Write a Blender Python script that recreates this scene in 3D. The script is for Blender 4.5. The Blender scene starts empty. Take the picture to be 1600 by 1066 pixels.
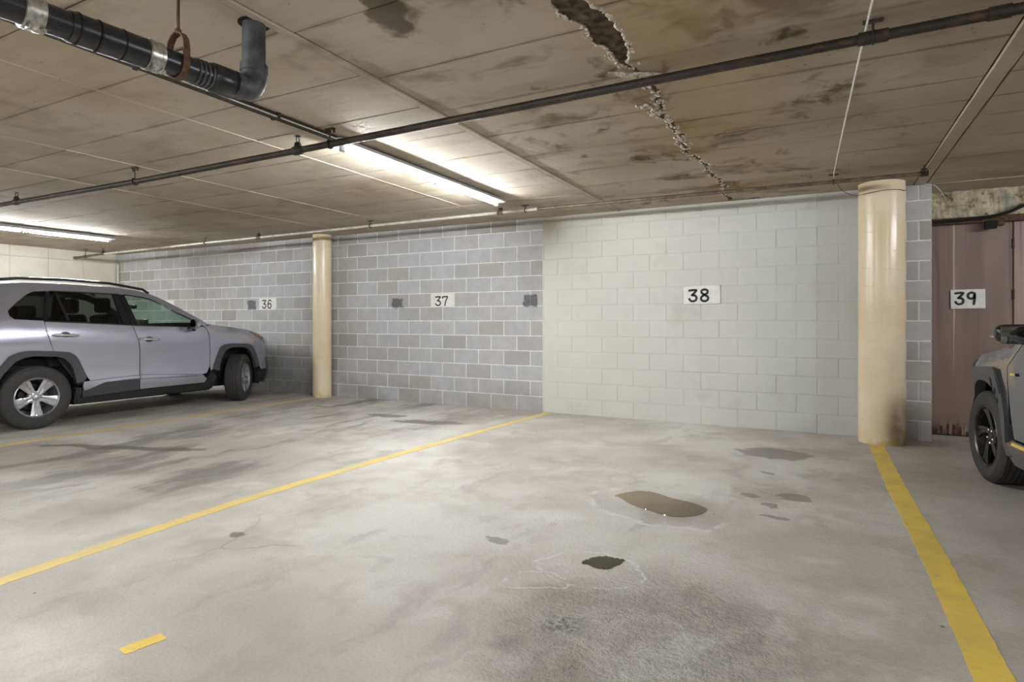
import bpy, bmesh, math, random
import numpy as np
from mathutils import Vector, Matrix
from mathutils.geometry import delaunay_2d_cdt

random.seed(7)
PI = math.pi
SC = bpy.context.scene
COL = SC.collection

# ------------------------------------------------------------------ camera, world, exposure
cam_d = bpy.data.cameras.new('camera')
cam = bpy.data.objects.new('camera', cam_d)
COL.objects.link(cam)
cam.location = (0, 0, 1.219)
cam.rotation_euler = (PI / 2, 0, 0.481074)
cam_d.sensor_width = 36.0
cam_d.lens = 36.0 * 933.8 / 1600.0
cam_d.shift_y = -(533.0 - 501.5) / 1600.0
cam_d.clip_start = 0.05
SC.camera = cam
SC.view_settings.view_transform = 'Standard'
SC.view_settings.look = 'None'
SC.view_settings.gamma = 1.0
SC.view_settings.use_curve_mapping = False
SC.view_settings.exposure = 0.60
SC.cycles.max_bounces = 6
SC.cycles.diffuse_bounces = 3
SC.cycles.glossy_bounces = 3
SC.cycles.transparent_max_bounces = 12
TUBE_POWER = 260.0          # emission strength of every fluorescent tube
world = bpy.data.worlds.new('world')
SC.world = world
world.use_nodes = True
world.node_tree.nodes['Background'].inputs[0].default_value = (0.02, 0.02, 0.02, 1)
world.node_tree.nodes['Background'].inputs[1].default_value = 1.0

WALL_Y = 7.2725
CEIL = 2.60
PAINT_X = -3.333

# ------------------------------------------------------------------ node helpers
class NT:
    def __init__(s, name):
        s.m = bpy.data.materials.new(name)
        s.m.use_nodes = True
        s.t = s.m.node_tree
        s.t.nodes.clear()
        s.out = s.t.nodes.new('ShaderNodeOutputMaterial')
        s._pos = None

    def sock(s, node_in, v):
        if isinstance(v, bpy.types.NodeSocket):
            s.t.links.new(v, node_in)
        elif v is not None:
            try:
                node_in.default_value = v
            except Exception:
                node_in.default_value = tuple(v) + (1,) if len(v) == 3 else v

    def n(s, typ, ins=None, **props):
        nd = s.t.nodes.new('ShaderNode' + typ)
        for k, v in props.items():
            setattr(nd, k, v)
        for k, v in (ins or {}).items():
            s.sock(nd.inputs[k], v)
        return nd

    def math(s, op, a, b=None, clamp=False):
        nd = s.n('Math', operation=op, use_clamp=clamp)
        s.sock(nd.inputs[0], a)
        if b is not None:
            s.sock(nd.inputs[1], b)
        return nd.outputs[0]

    def add(s, a, b): return s.math('ADD', a, b)
    def sub(s, a, b): return s.math('SUBTRACT', a, b)
    def mul(s, a, b): return s.math('MULTIPLY', a, b)

    def pos(s):
        if s._pos is None:
            s._pos = s.n('NewGeometry').outputs['Position']
        return s._pos

    def obj(s):
        return s.n('TexCoord').outputs['Object']

    def xyz(s, v=None):
        return s.n('SeparateXYZ', {0: v if v is not None else s.pos()}).outputs

    def mapping(s, v, loc=(0, 0, 0), rot=(0, 0, 0), scale=(1, 1, 1), typ='POINT'):
        nd = s.n('Mapping', {'Vector': v}, vector_type=typ)
        nd.inputs['Location'].default_value = loc if typ != 'VECTOR' else (0, 0, 0)
        nd.inputs['Rotation'].default_value = rot
        nd.inputs['Scale'].default_value = scale
        return nd.outputs[0]

    def noise(s, v, scale, detail=4, rough=.55, out=0, dist=0):
        nd = s.n('TexNoise', {'Vector': v, 'Scale': scale, 'Detail': min(detail, 3.5), 'Roughness': rough, 'Distortion': dist})
        return nd.outputs[out]

    def ss(s, v, a, b, lo=0., hi=1.):
        nd = s.n('MapRange', {'Value': v, 'From Min': a, 'From Max': b, 'To Min': lo, 'To Max': hi},
                 interpolation_type='SMOOTHSTEP')
        return nd.outputs[0]

    def mix(s, f, a, b, blend='MIX'):
        nd = s.n('Mix', data_type='RGBA', blend_type=blend)
        s.sock(nd.inputs[0], f)
        s.sock(nd.inputs[6], c4(a))
        s.sock(nd.inputs[7], c4(b))
        return nd.outputs[2]

    def ramp(s, f, stops, interp='LINEAR'):
        nd = s.n('ValToRGB', {0: f})
        cr = nd.color_ramp
        cr.interpolation = interp
        while len(cr.elements) < len(stops):
            cr.elements.new(.5)
        for e, (p, c) in zip(cr.elements, stops):
            e.position = p
            e.color = c4(c)
        return nd.outputs[0]

    def bump(s, h, strength=.3, dist=.01):
        return s.n('Bump', {'Height': h, 'Strength': strength, 'Distance': dist}).outputs[0]

    def bsdf(s, color, rough=.5, metal=0., normal=None, **kw):
        nd = s.n('BsdfPrincipled')
        s.sock(nd.inputs['Base Color'], c4(color))
        s.sock(nd.inputs['Roughness'], rough)
        s.sock(nd.inputs['Metallic'], metal)
        if normal is not None:
            s.sock(nd.inputs['Normal'], normal)
        for k, v in kw.items():
            s.sock(nd.inputs[k.replace('_', ' ')], v)
        s.t.links.new(nd.outputs[0], s.out.inputs[0])
        return nd

    def ellipse(s, p, cx, cy, rx, ry, rot=0.):
        """1-based radial distance of an ellipse on the floor plane"""
        v = s.mapping(p, (cx, cy, 0), (0, 0, rot), (rx, ry, 1e6), 'TEXTURE')
        return s.n('VectorMath', {0: v}, operation='LENGTH').outputs['Value']


def c4(c):
    if isinstance(c, bpy.types.NodeSocket):
        return c
    return tuple(c) + (1.0,) if len(c) == 3 else tuple(c)


def srgb(r, g, b):
    f = lambda v: (v / 255) / 12.92 if v / 255 <= .04045 else ((v / 255 + .055) / 1.055) ** 2.4
    return (f(r), f(g), f(b))


def pm(name, c1, c2=None, scale=30., rough=.5, metal=0., bump=0., detail=3, **kw):
    """small procedural material: noise between two colours, optional bump"""
    t = NT(name)
    c2 = c2 or tuple(v * .82 for v in c1)
    nz = t.noise(t.obj(), scale, detail)
    t.bsdf(t.mix(t.ss(nz, .35, .65), c1, c2), rough, metal,
           t.bump(nz, bump, .004) if bump else None, **kw)
    return t.m


def glass(name, tint, refl=.9):
    t = NT(name)
    tr = t.n('BsdfTransparent', {'Color': c4(tint)})
    gl = t.n('BsdfGlossy', {'Roughness': .02, 'Color': (refl, refl, refl, 1)})
    fc = t.n('LayerWeight', {'Blend': .5}).outputs['Facing']
    fr = t.add(.045, t.mul(t.math('POWER', fc, 4.0), .85))
    mx = t.n('MixShader', {0: fr, 1: tr.outputs[0], 2: gl.outputs[0]})
    t.t.links.new(mx.outputs[0], t.out.inputs[0])
    return t.m

# ------------------------------------------------------------------ mesh helpers
def link(name, me, mat=None, parent=None):
    o = bpy.data.objects.new(name, me)
    COL.objects.link(o)
    if parent is not None:
        o.parent = parent
    if mat is not None and me is not None and not me.materials:
        me.materials.append(mat)
    return o


def finish(name, bm, mat=None, parent=None, smooth=None):
    me = bpy.data.meshes.new(name)
    bm.normal_update()
    bm.to_mesh(me)
    bm.free()
    if smooth is not None:
        me.shade_smooth()
        me.set_sharp_from_angle(angle=math.radians(smooth))
    return link(name, me, mat, parent)


def tag(o, label, cat, group=None):
    o['label'] = label
    o['category'] = cat
    if group:
        o['group'] = group
    return o


def thing(name, label, cat, loc=(0, 0, 0), rz=0., group=None):
    o = bpy.data.objects.new(name, None)
    o.empty_display_size = .1
    COL.objects.link(o)
    o.location = loc
    o.rotation_euler = (0, 0, rz)
    return tag(o, label, cat, group)


def struct(o):
    o['kind'] = 'structure'
    return o


def add_box(bm, x0, x1, y0, y1, z0, z1, bev=0., seg=1):
    r = bmesh.ops.create_cube(bm, size=1.0)
    vs = r['verts']
    for v in vs:
        v.co = Vector((x0 + (v.co.x + .5) * (x1 - x0), y0 + (v.co.y + .5) * (y1 - y0), z0 + (v.co.z + .5) * (z1 - z0)))
    if bev:
        es = list({e for v in vs for e in v.link_edges})
        bmesh.ops.bevel(bm, geom=es, offset=bev, segments=seg, affect='EDGES', profile=.5)


def box(name, x0, x1, y0, y1, z0, z1, mat, parent=None, bev=0., seg=1, smooth=None):
    bm = bmesh.new()
    add_box(bm, x0, x1, y0, y1, z0, z1, bev, seg)
    return finish(name, bm, mat, parent, smooth)


def crom(pts, n=6, closed=False):
    """Catmull-Rom through points of any dimension"""
    P = [np.array(p, float) for p in pts]
    out = []
    m = len(P)
    rng = range(m if closed else m - 1)
    for i in rng:
        p1, p2 = P[i % m], P[(i + 1) % m]
        p0 = P[(i - 1) % m] if (closed or i > 0) else 2 * p1 - p2
        p3 = P[(i + 2) % m] if (closed or i + 2 < m) else 2 * p2 - p1
        for k in range(n):
            t = k / n
            out.append(.5 * ((2 * p1) + (-p0 + p2) * t + (2 * p0 - 5 * p1 + 4 * p2 - p3) * t * t
                             + (-p0 + 3 * p1 - 3 * p2 + p3) * t ** 3))
    if not closed:
        out.append(P[-1])
    return [tuple(float(v) for v in p) for p in out]


def add_tube(bm, path, r, seg=12, caps=True, flat=1.0):
    """tube along path; r a number or list"""
    P = [Vector(p) for p in path]
    n = len(P)
    rs = r if isinstance(r, (list, tuple)) else [r] * n
    rings = []
    up = None
    for i, p in enumerate(P):
        d = (P[min(i + 1, n - 1)] - P[max(i - 1, 0)])
        if d.length < 1e-9:
            d = Vector((0, 0, 1))
        d.normalize()
        if up is None:
            up = Vector((0, 0, 1)) if abs(d.z) < .9 else Vector((1, 0, 0))
        a = up - d * up.dot(d)
        if a.length < 1e-6:
            a = d.orthogonal()
        a.normalize()
        up = a
        b = d.cross(a)
        rings.append([bm.verts.new(p + (a * math.cos(2 * PI * k / seg) * flat + b * math.sin(2 * PI * k / seg)) * rs[i])
                      for k in range(seg)])
    for i in range(n - 1):
        for k in range(seg):
            bm.faces.new((rings[i][k], rings[i + 1][k], rings[i + 1][(k + 1) % seg], rings[i][(k + 1) % seg]))
    if caps:
        bm.faces.new(rings[0])
        bm.faces.new(rings[-1][::-1])
    bmesh.ops.recalc_face_normals(bm, faces=bm.faces)


def tube(name, path, r, mat, parent=None, seg=12, caps=True, smooth=40, flat=1.0):
    bm = bmesh.new()
    add_tube(bm, path, r, seg, caps, flat)
    return finish(name, bm, mat, parent, smooth)


def add_lathe(bm, prof, axis='Z', seg=32, org=(0, 0, 0), close=False):
    """prof: list of (radius, height)"""
    org = Vector(org)
    rings = []
    for r, h in prof:
        ring = []
        for k in range(seg):
            a = 2 * PI * k / seg
            c, s = math.cos(a) * r, math.sin(a) * r
            co = {'Z': (c, s, h), 'X': (h, c, s), 'Y': (s, h, c)}[axis]
            ring.append(bm.verts.new(org + Vector(co)))
        rings.append(ring)
    pairs = list(zip(rings, rings[1:])) + ([(rings[-1], rings[0])] if close else [])
    for A, B in pairs:
        for k in range(seg):
            try:
                bm.faces.new((A[k], A[(k + 1) % seg], B[(k + 1) % seg], B[k]))
            except ValueError:
                pass
    if not close:
        for ring in (rings[0], rings[-1]):
            try:
                bm.faces.new(ring)
            except ValueError:
                pass
    bmesh.ops.recalc_face_normals(bm, faces=bm.faces)


def lathe(name, prof, mat, parent=None, axis='Z', seg=32, org=(0, 0, 0), smooth=35, close=False):
    bm = bmesh.new()
    add_lathe(bm, prof, axis, seg, org, close)
    return finish(name, bm, mat, parent, smooth)


def pchip(xs, ys):
    xs, ys = np.array(xs, float), np.array(ys, float)
    h = np.diff(xs)
    d = np.diff(ys) / h
    m = np.zeros(len(xs))
    m[0], m[-1] = d[0], d[-1]
    for i in range(1, len(xs) - 1):
        if d[i - 1] * d[i] > 0:
            w1, w2 = 2 * h[i] + h[i - 1], h[i] + 2 * h[i - 1]
            m[i] = (w1 + w2) / (w1 / d[i - 1] + w2 / d[i])

    def f(x):
        x = min(max(x, xs[0]), xs[-1])
        i = min(max(int(np.searchsorted(xs, x)) - 1, 0), len(xs) - 2)
        t = (x - xs[i]) / h[i]
        return float((2 * t ** 3 - 3 * t * t + 1) * ys[i] + (t ** 3 - 2 * t * t + t) * h[i] * m[i]
                     + (-2 * t ** 3 + 3 * t * t) * ys[i + 1] + (t ** 3 - t * t) * h[i] * m[i + 1])
    return f

# ------------------------------------------------------------------ surface materials
def floor_material():
    t = NT('floor_concrete')
    p = t.pos()
    warp = t.n('VectorMath', {0: t.noise(p, 3.0, 3, .6, out=1), 1: (.5, .5, .5)}, operation='SUBTRACT').outputs[0]
    q = t.n('VectorMath', {0: p, 1: t.n('VectorMath', {0: warp, 'Scale': .28}, operation='SCALE').outputs[0]}, operation='ADD').outputs[0]
    col = t.mix(t.ss(t.noise(p, .5, 6, .62), .36, .64), srgb(219, 216, 209), srgb(184, 177, 168))
    col = t.mix(t.mul(t.ss(t.noise(q, 1.5, 7, .68), .47, .70), .55), col, srgb(164, 152, 140))
    col = t.mix(t.mul(t.ss(t.noise(t.mapping(q, (4, 9, 0)), .9, 6, .7), .52, .70), .5), col, srgb(230, 227, 220))
    col = t.mix(t.mul(t.ss(t.noise(t.mapping(q, (9, 1, 0), scale=(1.6, .5, 1)), 2.2, 6, .7), .54, .72), .35), col, srgb(142, 137, 130))
    # tyre-worn grey streaks that run along the bays
    st = t.noise(t.mapping(q, (3.1, 0, 0), (0, 0, 0), (1.9, .55, 1)), 1.0, 5, .6)
    x, y, z = t.xyz()
    inst = t.mul(t.ss(x, -7.6, -6.2), t.ss(x, -3.7, -4.3))
    inst = t.mul(inst, t.ss(y, 1.6, 2.8))
    col = t.mix(t.mul(t.mul(t.ss(st, .47, .62), inst), .70), col, srgb(112, 110, 107))
    ins36 = t.mul(t.ss(x, -7.2, -7.7), t.ss(x, -11, -10))
    col = t.mix(t.mul(t.mul(t.ss(st, .35, .6), ins36), .55), col, srgb(120, 113, 102))
    st2 = t.noise(t.mapping(q, (0, 1.7, 0), (0, 0, .3), (1.2, .5, 1)), 1.1, 4, .6)
    col = t.mix(t.mul(t.ss(st2, .55, .72), .42), col, srgb(150, 141, 128))
    right = t.ss(x, .35, .9)
    col = t.mix(t.mul(right, .35), col, srgb(150, 138, 128))
    # pitted, scraped patch in the foreground
    pit = t.ss(t.ellipse(q, -.62, 2.2, .62, .75, .2), 1.15, .55)
    pn = t.noise(p, 38, 6, .72)
    col = t.mix(t.mul(t.mul(pit, t.ss(pn, .42, .62)), .22), col, srgb(120, 112, 104))
    scuff = t.mul(t.ss(t.ellipse(q, -.35, 2.25, .95, .75, .2), 1.1, .4), t.ss(t.noise(q, 4.5, 6, .7), .34, .62))
    col = t.mix(t.mul(scuff, .42), col, srgb(126, 117, 110))
    dk = t.ss(t.ellipse(q, -.93, 2.2, .12, .09), 1.3, .3)
    col = t.mix(t.mul(t.mul(dk, t.ss(t.noise(p, 40, 4, .7), .4, .6)), .75), col, srgb(88, 90, 94))
    dk = t.ss(t.ellipse(q, -1.08, 1.98, .07, .05), 1.3, .3)
    col = t.mix(t.mul(dk, .4), col, srgb(92, 92, 84))
    # damp patches left by drips
    wet = None
    rag = t.sub(t.noise(t.mapping(p, scale=(1, 2.2, 1)), 7, 4, .6), .5)
    for cx, cy, rx, ry, rot in ((-.42, 6.0, .30, .24, .2), (-.17, 4.55, .10, .075, 0), (-.42, 4.46, .085, .05, 0),
                                (-.33, 4.28, .065, .05, 0), (-.255, 4.05, .07, .045, 0), (-.40, 5.2, .05, .04, 0),
                                (-5.0, 6.05, .32, .10, .1), (-6.3, 6.3, .25, .07, 0), (-4.2, 5.9, .5, .12, .2),
                                (-6.0, 3.35, .9, .10, .35), (-2.95, 2.3, .06, .05, 0), (-1.6, 2.9, .09, .05, 0)):
        e = t.ss(t.add(t.ellipse(q, cx, cy, rx, ry, rot), t.mul(rag, .9)), 1.08, .86)
        wet = e if wet is None else t.math('MAXIMUM', wet, e)
    col = t.mix(t.mul(wet, .72), col, srgb(112, 102, 90))
    # lime rims round the puddles
    lime = None
    nz = t.ss(t.noise(p, 9, 3, .6), .40, .55)
    for cx, cy, rx, ry, rot, w in ((-.96, 3.93, .46, .38, -.25, .085), (-1.02, 2.80, .24, .20, .1, .07), (-1.2, 2.55, .17, .13, .5, .10)):
        d = t.ellipse(q, cx, cy, rx, ry, rot)
        e = t.math('SUBTRACT', 1.0, t.ss(t.math('ABSOLUTE', t.sub(d, 1.0)), 0.0, w))
        e = t.mul(e, nz)
        if rx > .4:
            e = t.mul(e, t.math('MAXIMUM', t.ss(y, 3.86, 3.70), t.ss(x, -1.28, -1.36)))
        lime = e if lime is None else t.math('MAXIMUM', lime, e)
    col = t.mix(t.mul(lime, .7), col, srgb(232, 230, 226))
    inner = t.ss(t.ellipse(q, -.96, 3.93, .46, .38, -.25), 1.05, .85)
    col = t.mix(t.mul(inner, .18), col, srgb(150, 148, 144))
    # small dark specks and pin holes
    vor = t.n('TexVoronoi', {'Vector': p, 'Scale': 3.2, 'Randomness': 1.0}).outputs[0]
    spk = t.mul(t.ss(vor, .035, .02), t.ss(t.noise(p, 2.1, 2), .5, .56))
    col = t.mix(t.mul(spk, .8), col, srgb(70, 64, 58))
    # hairline cracks and scuff marks
    ed = t.n('TexVoronoi', {'Vector': q, 'Scale': .7}, feature='DISTANCE_TO_EDGE').outputs[0]
    hair = t.mul(t.ss(ed, .007, .002), t.ss(t.noise(p, .8, 3), .56, .64))
    col = t.mix(t.mul(hair, .28), col, srgb(96, 90, 82))
    fine = t.noise(p, 60, 4, .7)
    col = t.mix(t.mul(t.ss(fine, .42, .72), .18), col, srgb(135, 128, 118))
    rough = t.math('SUBTRACT', .62, t.mul(wet, .28))
    h = t.add(t.mul(fine, .35), t.mul(t.mul(pn, t.add(pit, .15)), 2.4))
    h = t.add(h, t.mul(t.noise(p, 7, 4, .6), .6))
    t.bsdf(col, rough, 0, t.bump(h, .75, .014), **{'Specular IOR Level': .35})
    return t.m


def ceiling_material():
    t = NT('ceiling_concrete')
    p = t.pos()
    x, y, z = t.xyz()
    rnd = t.n('ObjectInfo').outputs['Random']
    col = t.mix(t.ss(t.noise(p, .7, 5, .6), .35, .65), srgb(188, 179, 162), srgb(168, 156, 135))
    col = t.mix(t.mul(rnd, .22), col, srgb(160, 146, 122))
    warp = t.n('VectorMath', {0: t.noise(p, 2.2, 4, .6, out=1), 'Scale': .5}, operation='SCALE').outputs[0]
    q = t.n('VectorMath', {0: p, 1: warp}, operation='ADD').outputs[0]
    # brown water stains, heaviest round the long crack
    near = t.mul(t.ss(x, -2.6, -1.5), t.ss(x, .9, -.3))
    st = t.noise(t.mapping(q, (0, 0, 0), (0, 0, 0), (.9, 1.6, 1)), 1.3, 6, .65)
    col = t.mix(t.mul(t.ss(st, .50, .70), t.add(.25, t.mul(near, .6))), col, srgb(98, 81, 56))
    st2 = t.noise(t.mapping(q, (5, 2, 0), (0, 0, 0), (1.5, .8, 1)), 1.7, 6, .7)
    col = t.mix(t.mul(t.ss(st2, .56, .70), t.add(.16, t.mul(near, .75))), col, srgb(62, 51, 37))
    och = t.ss(t.math('ABSOLUTE', t.add(x, .72)), .75, .05)
    col = t.mix(t.mul(t.mul(och, t.ss(t.noise(q, 1.1, 3), .35, .6)), .5), col, srgb(176, 146, 92))
    # grime bled out of the joints onto the board edges
    gx, gy, gz = t.xyz(t.n('TexCoord').outputs['Generated'])
    ey = t.math('ABSOLUTE', t.sub(gy, .5))
    gm = t.mul(t.ss(t.add(ey, t.mul(t.sub(t.noise(p, 5, 4), .5), .10)), .455, .50), t.ss(t.noise(t.mapping(p, (3, 3, 0)), 2.3, 4), .38, .62))
    col = t.mix(t.mul(gm, .38), col, srgb(86, 72, 52))
    # fine form-board grain, pores
    gr = t.noise(t.mapping(p, (0, 0, 0), (0, 0, 0), (1, 14, 1)), 2.2, 5, .65)
    col = t.mix(t.mul(t.ss(gr, .45, .7), .10), col, srgb(120, 106, 84))
    vor = t.n('TexVoronoi', {'Vector': p, 'Scale': 9., 'Randomness': 1.0}).outputs[0]
    pore = t.mul(t.ss(vor, .07, .04), t.ss(t.noise(p, 1.3, 3), .48, .58))
    col = t.mix(t.mul(pore, .7), col, srgb(84, 70, 52))
    h = t.add(t.mul(t.noise(p, 18, 5, .65), .6), t.mul(gr, .2))
    t.bsdf(col, .82, 0, t.bump(h, .35, .008), **{'Specular IOR Level': .2})
    return t.m


def wall_colour(t, col, mortar):
    """paint film, sprayed-over numbers and soot shared by blocks and joints (all have a shape of their own)"""
    p = t.pos()
    x, y, z = t.xyz()
    warp = t.n('VectorMath', {0: t.n('VectorMath', {0: t.noise(p, 14, 3, .6, out=1), 1: (.5, .5, .5)}, operation='SUBTRACT').outputs[0], 'Scale': .06}, operation='SCALE').outputs[0]
    q = t.n('VectorMath', {0: p, 1: warp}, operation='ADD').outputs[0]
    qx, qy, qz = t.xyz(q)
    # soot low on the wall beside the parked car and near the floor
    s1 = t.mul(t.ss(x, -9.2, -8.1), t.ss(x, -6.9, -7.25))
    s1 = t.mul(s1, t.ss(t.add(z, t.mul(t.noise(p, 2.2, 4), .5)), 1.3, .4))
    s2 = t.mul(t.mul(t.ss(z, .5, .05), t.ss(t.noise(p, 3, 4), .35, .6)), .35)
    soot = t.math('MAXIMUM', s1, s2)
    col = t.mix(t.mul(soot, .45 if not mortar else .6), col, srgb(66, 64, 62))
    # brown leak under the slab
    br = t.mul(t.mul(t.ss(qx, -10.0, -9.3), t.ss(qx, -8.5, -9.1)), t.ss(qz, 2.25, 2.5))
    col = t.mix(t.mul(br, .45), col, srgb(120, 102, 80))
    # painted field
    pc = t.mix(t.ss(t.noise(p, .8, 3), .35, .65), srgb(222, 221, 211), srgb(215, 214, 207))
    pc = t.mix(t.ss(x, -2.4, .2), pc, srgb(205, 207, 204))
    dirt = t.mul(t.ss(t.noise(p, 2.4, 5, .65), .55, .75), .25)
    pc = t.mix(dirt, pc, srgb(172, 166, 148))
    rim = t.mul(t.mul(t.ss(x, -2.9, -3.3), t.ss(z, 2.05, 2.45)), .5)
    pc = t.mix(rim, pc, srgb(146, 140, 118))
    mask = t.mul(t.math('GREATER_THAN', t.add(x, t.mul(t.sub(t.noise(p, 9, 2), .5), .02)), PAINT_X), t.math('LESS_THAN', x, .62))
    col = t.mix(mask, col, pc)
    # sprayed-out numbers
    for x0, x1, z0, z1 in ((-9.117, -8.902, 1.417, 1.579), (-5.866, -5.672, 1.418, 1.557), (-3.619, -3.408, 1.412, 1.571),
                           (-5.665, -5.64, 1.418, 1.445)):
        b = t.mul(t.mul(t.ss(qx, x0 - .012, x0 + .012), t.ss(qx, x1 + .012, x1 - .012)),
                  t.mul(t.ss(qz, z0 - .012, z0 + .012), t.ss(qz, z1 + .012, z1 - .012)))
        col = t.mix(t.mul(b, t.add(.55, t.mul(t.noise(p, 22, 2), .45))), col, srgb(74, 75, 82))
    return col, mask


def block_material():
    t = NT('concrete_block')
    p = t.pos()
    rnd = t.n('ObjectInfo').outputs['Random']
    col = t.ramp(rnd, [(0, srgb(176, 174, 170)), (.2, srgb(190, 190, 191)), (.5, srgb(198, 198, 200)), (.68, srgb(184, 181, 174)),
                       (.85, srgb(200, 200, 201)), (1, srgb(170, 167, 160))])
    col = t.mix(t.mul(t.ss(t.noise(p, 7, 5, .6), .35, .7), .25), col, srgb(150, 150, 152))
    spk = t.noise(p, 170, 3, .7)
    col = t.mix(t.mul(t.ss(spk, .52, .72), .35), col, srgb(110, 109, 106))
    col, mask = wall_colour(t, col, False)
    h = t.mul(spk, t.math('SUBTRACT', 1.0, t.mul(mask, .6)))
    t.bsdf(col, t.math('SUBTRACT', .85, t.mul(mask, .35)), 0, t.bump(h, .35, .004), **{'Specular IOR Level': .3})
    return t.m


def mortar_material():
    t = NT('mortar')
    p = t.pos()
    col = t.mix(t.ss(t.noise(p, 12, 4), .35, .7), srgb(246, 245, 242), srgb(228, 226, 222))
    col, mask = wall_colour(t, col, True)
    t.bsdf(col, .8, 0, t.bump(t.noise(p, 60, 3), .3, .004))
    return t.m


def column_material():
    t = NT('column_cream_paint')
    p = t.pos()
    x, y, z = t.xyz()
    col = t.mix(t.ss(t.noise(p, 2, 4), .35, .7), srgb(233, 217, 186), srgb(224, 205, 170))
    # spiral form seams
    o = t.obj()
    ox, oy, oz = t.xyz(o)
    ang = t.math('ARCTAN2', oy, ox)
    ph = t.math('FRACT', t.add(t.mul(oz, 5.6), t.mul(ang, .12)))
    seam = t.ss(t.math('ABSOLUTE', t.sub(ph, .5)), .03, .0)
    sm = t.mul(seam, t.ss(t.noise(p, 6, 3), .45, .6))
    col = t.mix(t.mul(sm, .22), col, srgb(176, 150, 112))
    # exhaust soot and scuffs low on one flank
    so = t.mul(t.mul(t.ss(ox, -.02, .13), t.ss(z, .62, .10)), t.ss(t.noise(p, 4, 4), .30, .6))
    so = t.mul(so, t.ss(x, -2, 0))
    col = t.mix(t.mul(so, .7), col, srgb(104, 92, 70))
    sc = t.mul(t.ss(t.noise(p, 16, 3, .7), .68, .74), t.ss(z, 1.2, .3))
    col = t.mix(t.mul(sc, .5), col, srgb(150, 132, 104))
    ye = t.mul(t.ss(z, .16, .0), t.ss(t.noise(p, 9, 3), .45, .6))
    col = t.mix(t.mul(ye, .6), col, srgb(205, 180, 70))
    t.bsdf(col, .24, 0, t.bump(t.add(sm, t.mul(t.noise(p, 5, 3), .5)), .25, .006))
    return t.m


def brown_metal_material(tone=0.):
    t = NT('brown_painted_steel')
    p = t.pos()
    x, y, z = t.xyz()
    a, b = (srgb(144, 124, 114), srgb(128, 108, 99)) if not tone else (srgb(168, 144, 138), srgb(152, 128, 121))
    col = t.mix(t.ss(t.noise(t.mapping(p, scale=(3, 1, .4)), 1.5, 5), .35, .7), a, b)
    dr = t.noise(t.mapping(p, (2.3, 0, 0), scale=(17, 1, .35)), 1.0, 3, .6)
    dk = t.mul(t.ss(dr, .56, .68), t.ss(z, .4, 2.3))
    col = t.mix(t.mul(dk, .5), col, srgb(66, 50, 42))
    li = t.noise(t.mapping(p, (7.7, 0, 1), scale=(23, 1, .25)), 1.0, 2, .5)
    col = t.mix(t.mul(t.ss(li, .685, .72), .75), col, srgb(206, 190, 176))
    ru = t.mul(t.ss(t.add(z, t.mul(t.noise(t.mapping(p, scale=(30, 1, 2)), 1., 2), .15)), .24, .12), .8)
    col = t.mix(ru, col, t.mix(t.ss(t.noise(t.mapping(p, scale=(40, 1, 3)), 1., 2), .45, .6), srgb(80, 54, 42), srgb(170, 152, 138)))
    t.bsdf(col, .42, 0, t.bump(dr, .1, .004))
    return t.m


def yellow_material(wear=0.):
    t = NT('yellow_line_paint')
    p = t.pos()
    col = t.mix(t.ss(t.noise(p, 5, 5), .35, .7), srgb(243, 211, 98), srgb(228, 197, 98))
    col = t.mix(t.mul(t.ss(t.noise(p, 14, 5, .7), .55, .7), .4), col, srgb(190, 178, 140))
    if wear:
        col = t.mix(t.add(wear, t.mul(t.ss(t.noise(p, 3, 4), .4, .7), .3)), col, srgb(206, 198, 168))
    t.bsdf(col, .6, 0, t.bump(t.noise(p, 50, 3), .3, .004))
    return t.m


def rust_pipe_material(name, a, b, rust, amount):
    t = NT(name)
    p = t.pos()
    col = t.mix(t.ss(t.noise(p, 9, 5), .35, .7), a, b)
    col = t.mix(t.mul(t.ss(t.noise(t.mapping(p, scale=(1, 2.5, 3)), 9, 5, .7), .5, .62), amount), col, rust)
    t.bsdf(col, .5, .2, t.bump(t.noise(p, 60, 3), .2, .003))
    return t.m


M = {}
M['floor'] = floor_material()
M['ceiling'] = ceiling_material()
M['block'] = block_material()
M['mortar'] = mortar_material()
M['column'] = column_material()
M['brown'] = brown_metal_material()
M['brown2'] = brown_metal_material(1)
M['yellow'] = yellow_material()
M['worn_yellow'] = yellow_material(.30)
M['joint'] = pm('grimy_slab_joint', srgb(70, 60, 47), srgb(48, 40, 31), 12, .9)
M['cream_wall'] = pm('cream_wall_paint', srgb(212, 206, 191), srgb(203, 196, 178), 2.5, .7, bump=.1)
M['grey_wall'] = pm('grey_wall_paint', srgb(196, 192, 184), srgb(180, 176, 168), 1.5, .8, bump=.1)
M['dark_steel'] = rust_pipe_material('dark_sprinkler_pipe', srgb(50, 45, 42), srgb(38, 33, 30), srgb(82, 63, 45), .7)
M['grey_steel'] = rust_pipe_material('painted_sprinkler_pipe', srgb(120, 110, 96), srgb(92, 80, 66), srgb(72, 54, 40), .6)
M['pale_steel'] = rust_pipe_material('pale_painted_sprinkler_pipe', srgb(214, 210, 202), srgb(190, 185, 175), srgb(140, 128, 110), .4)
M['bracket'] = pm('hanger_steel', srgb(70, 66, 62), srgb(50, 46, 42), 60, .5, .5)
M['rust'] = pm('rusted_iron', srgb(96, 70, 48), srgb(66, 46, 32), 40, .8, 0, .4)
M['pvc'] = pm('black_plastic_pipe', (.012, .012, .014), (.02, .02, .022), 30, .28)
M['pvc_dust'] = pm('dusty_black_plastic', srgb(74, 76, 80), srgb(48, 50, 54), 18, .5)
M['band'] = pm('stainless_band', srgb(205, 204, 200), srgb(160, 158, 152), 40, .32, .85)
M['hole'] = pm('dark_void', (.006, .005, .005), (.01, .009, .008), 10, .9)
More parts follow.
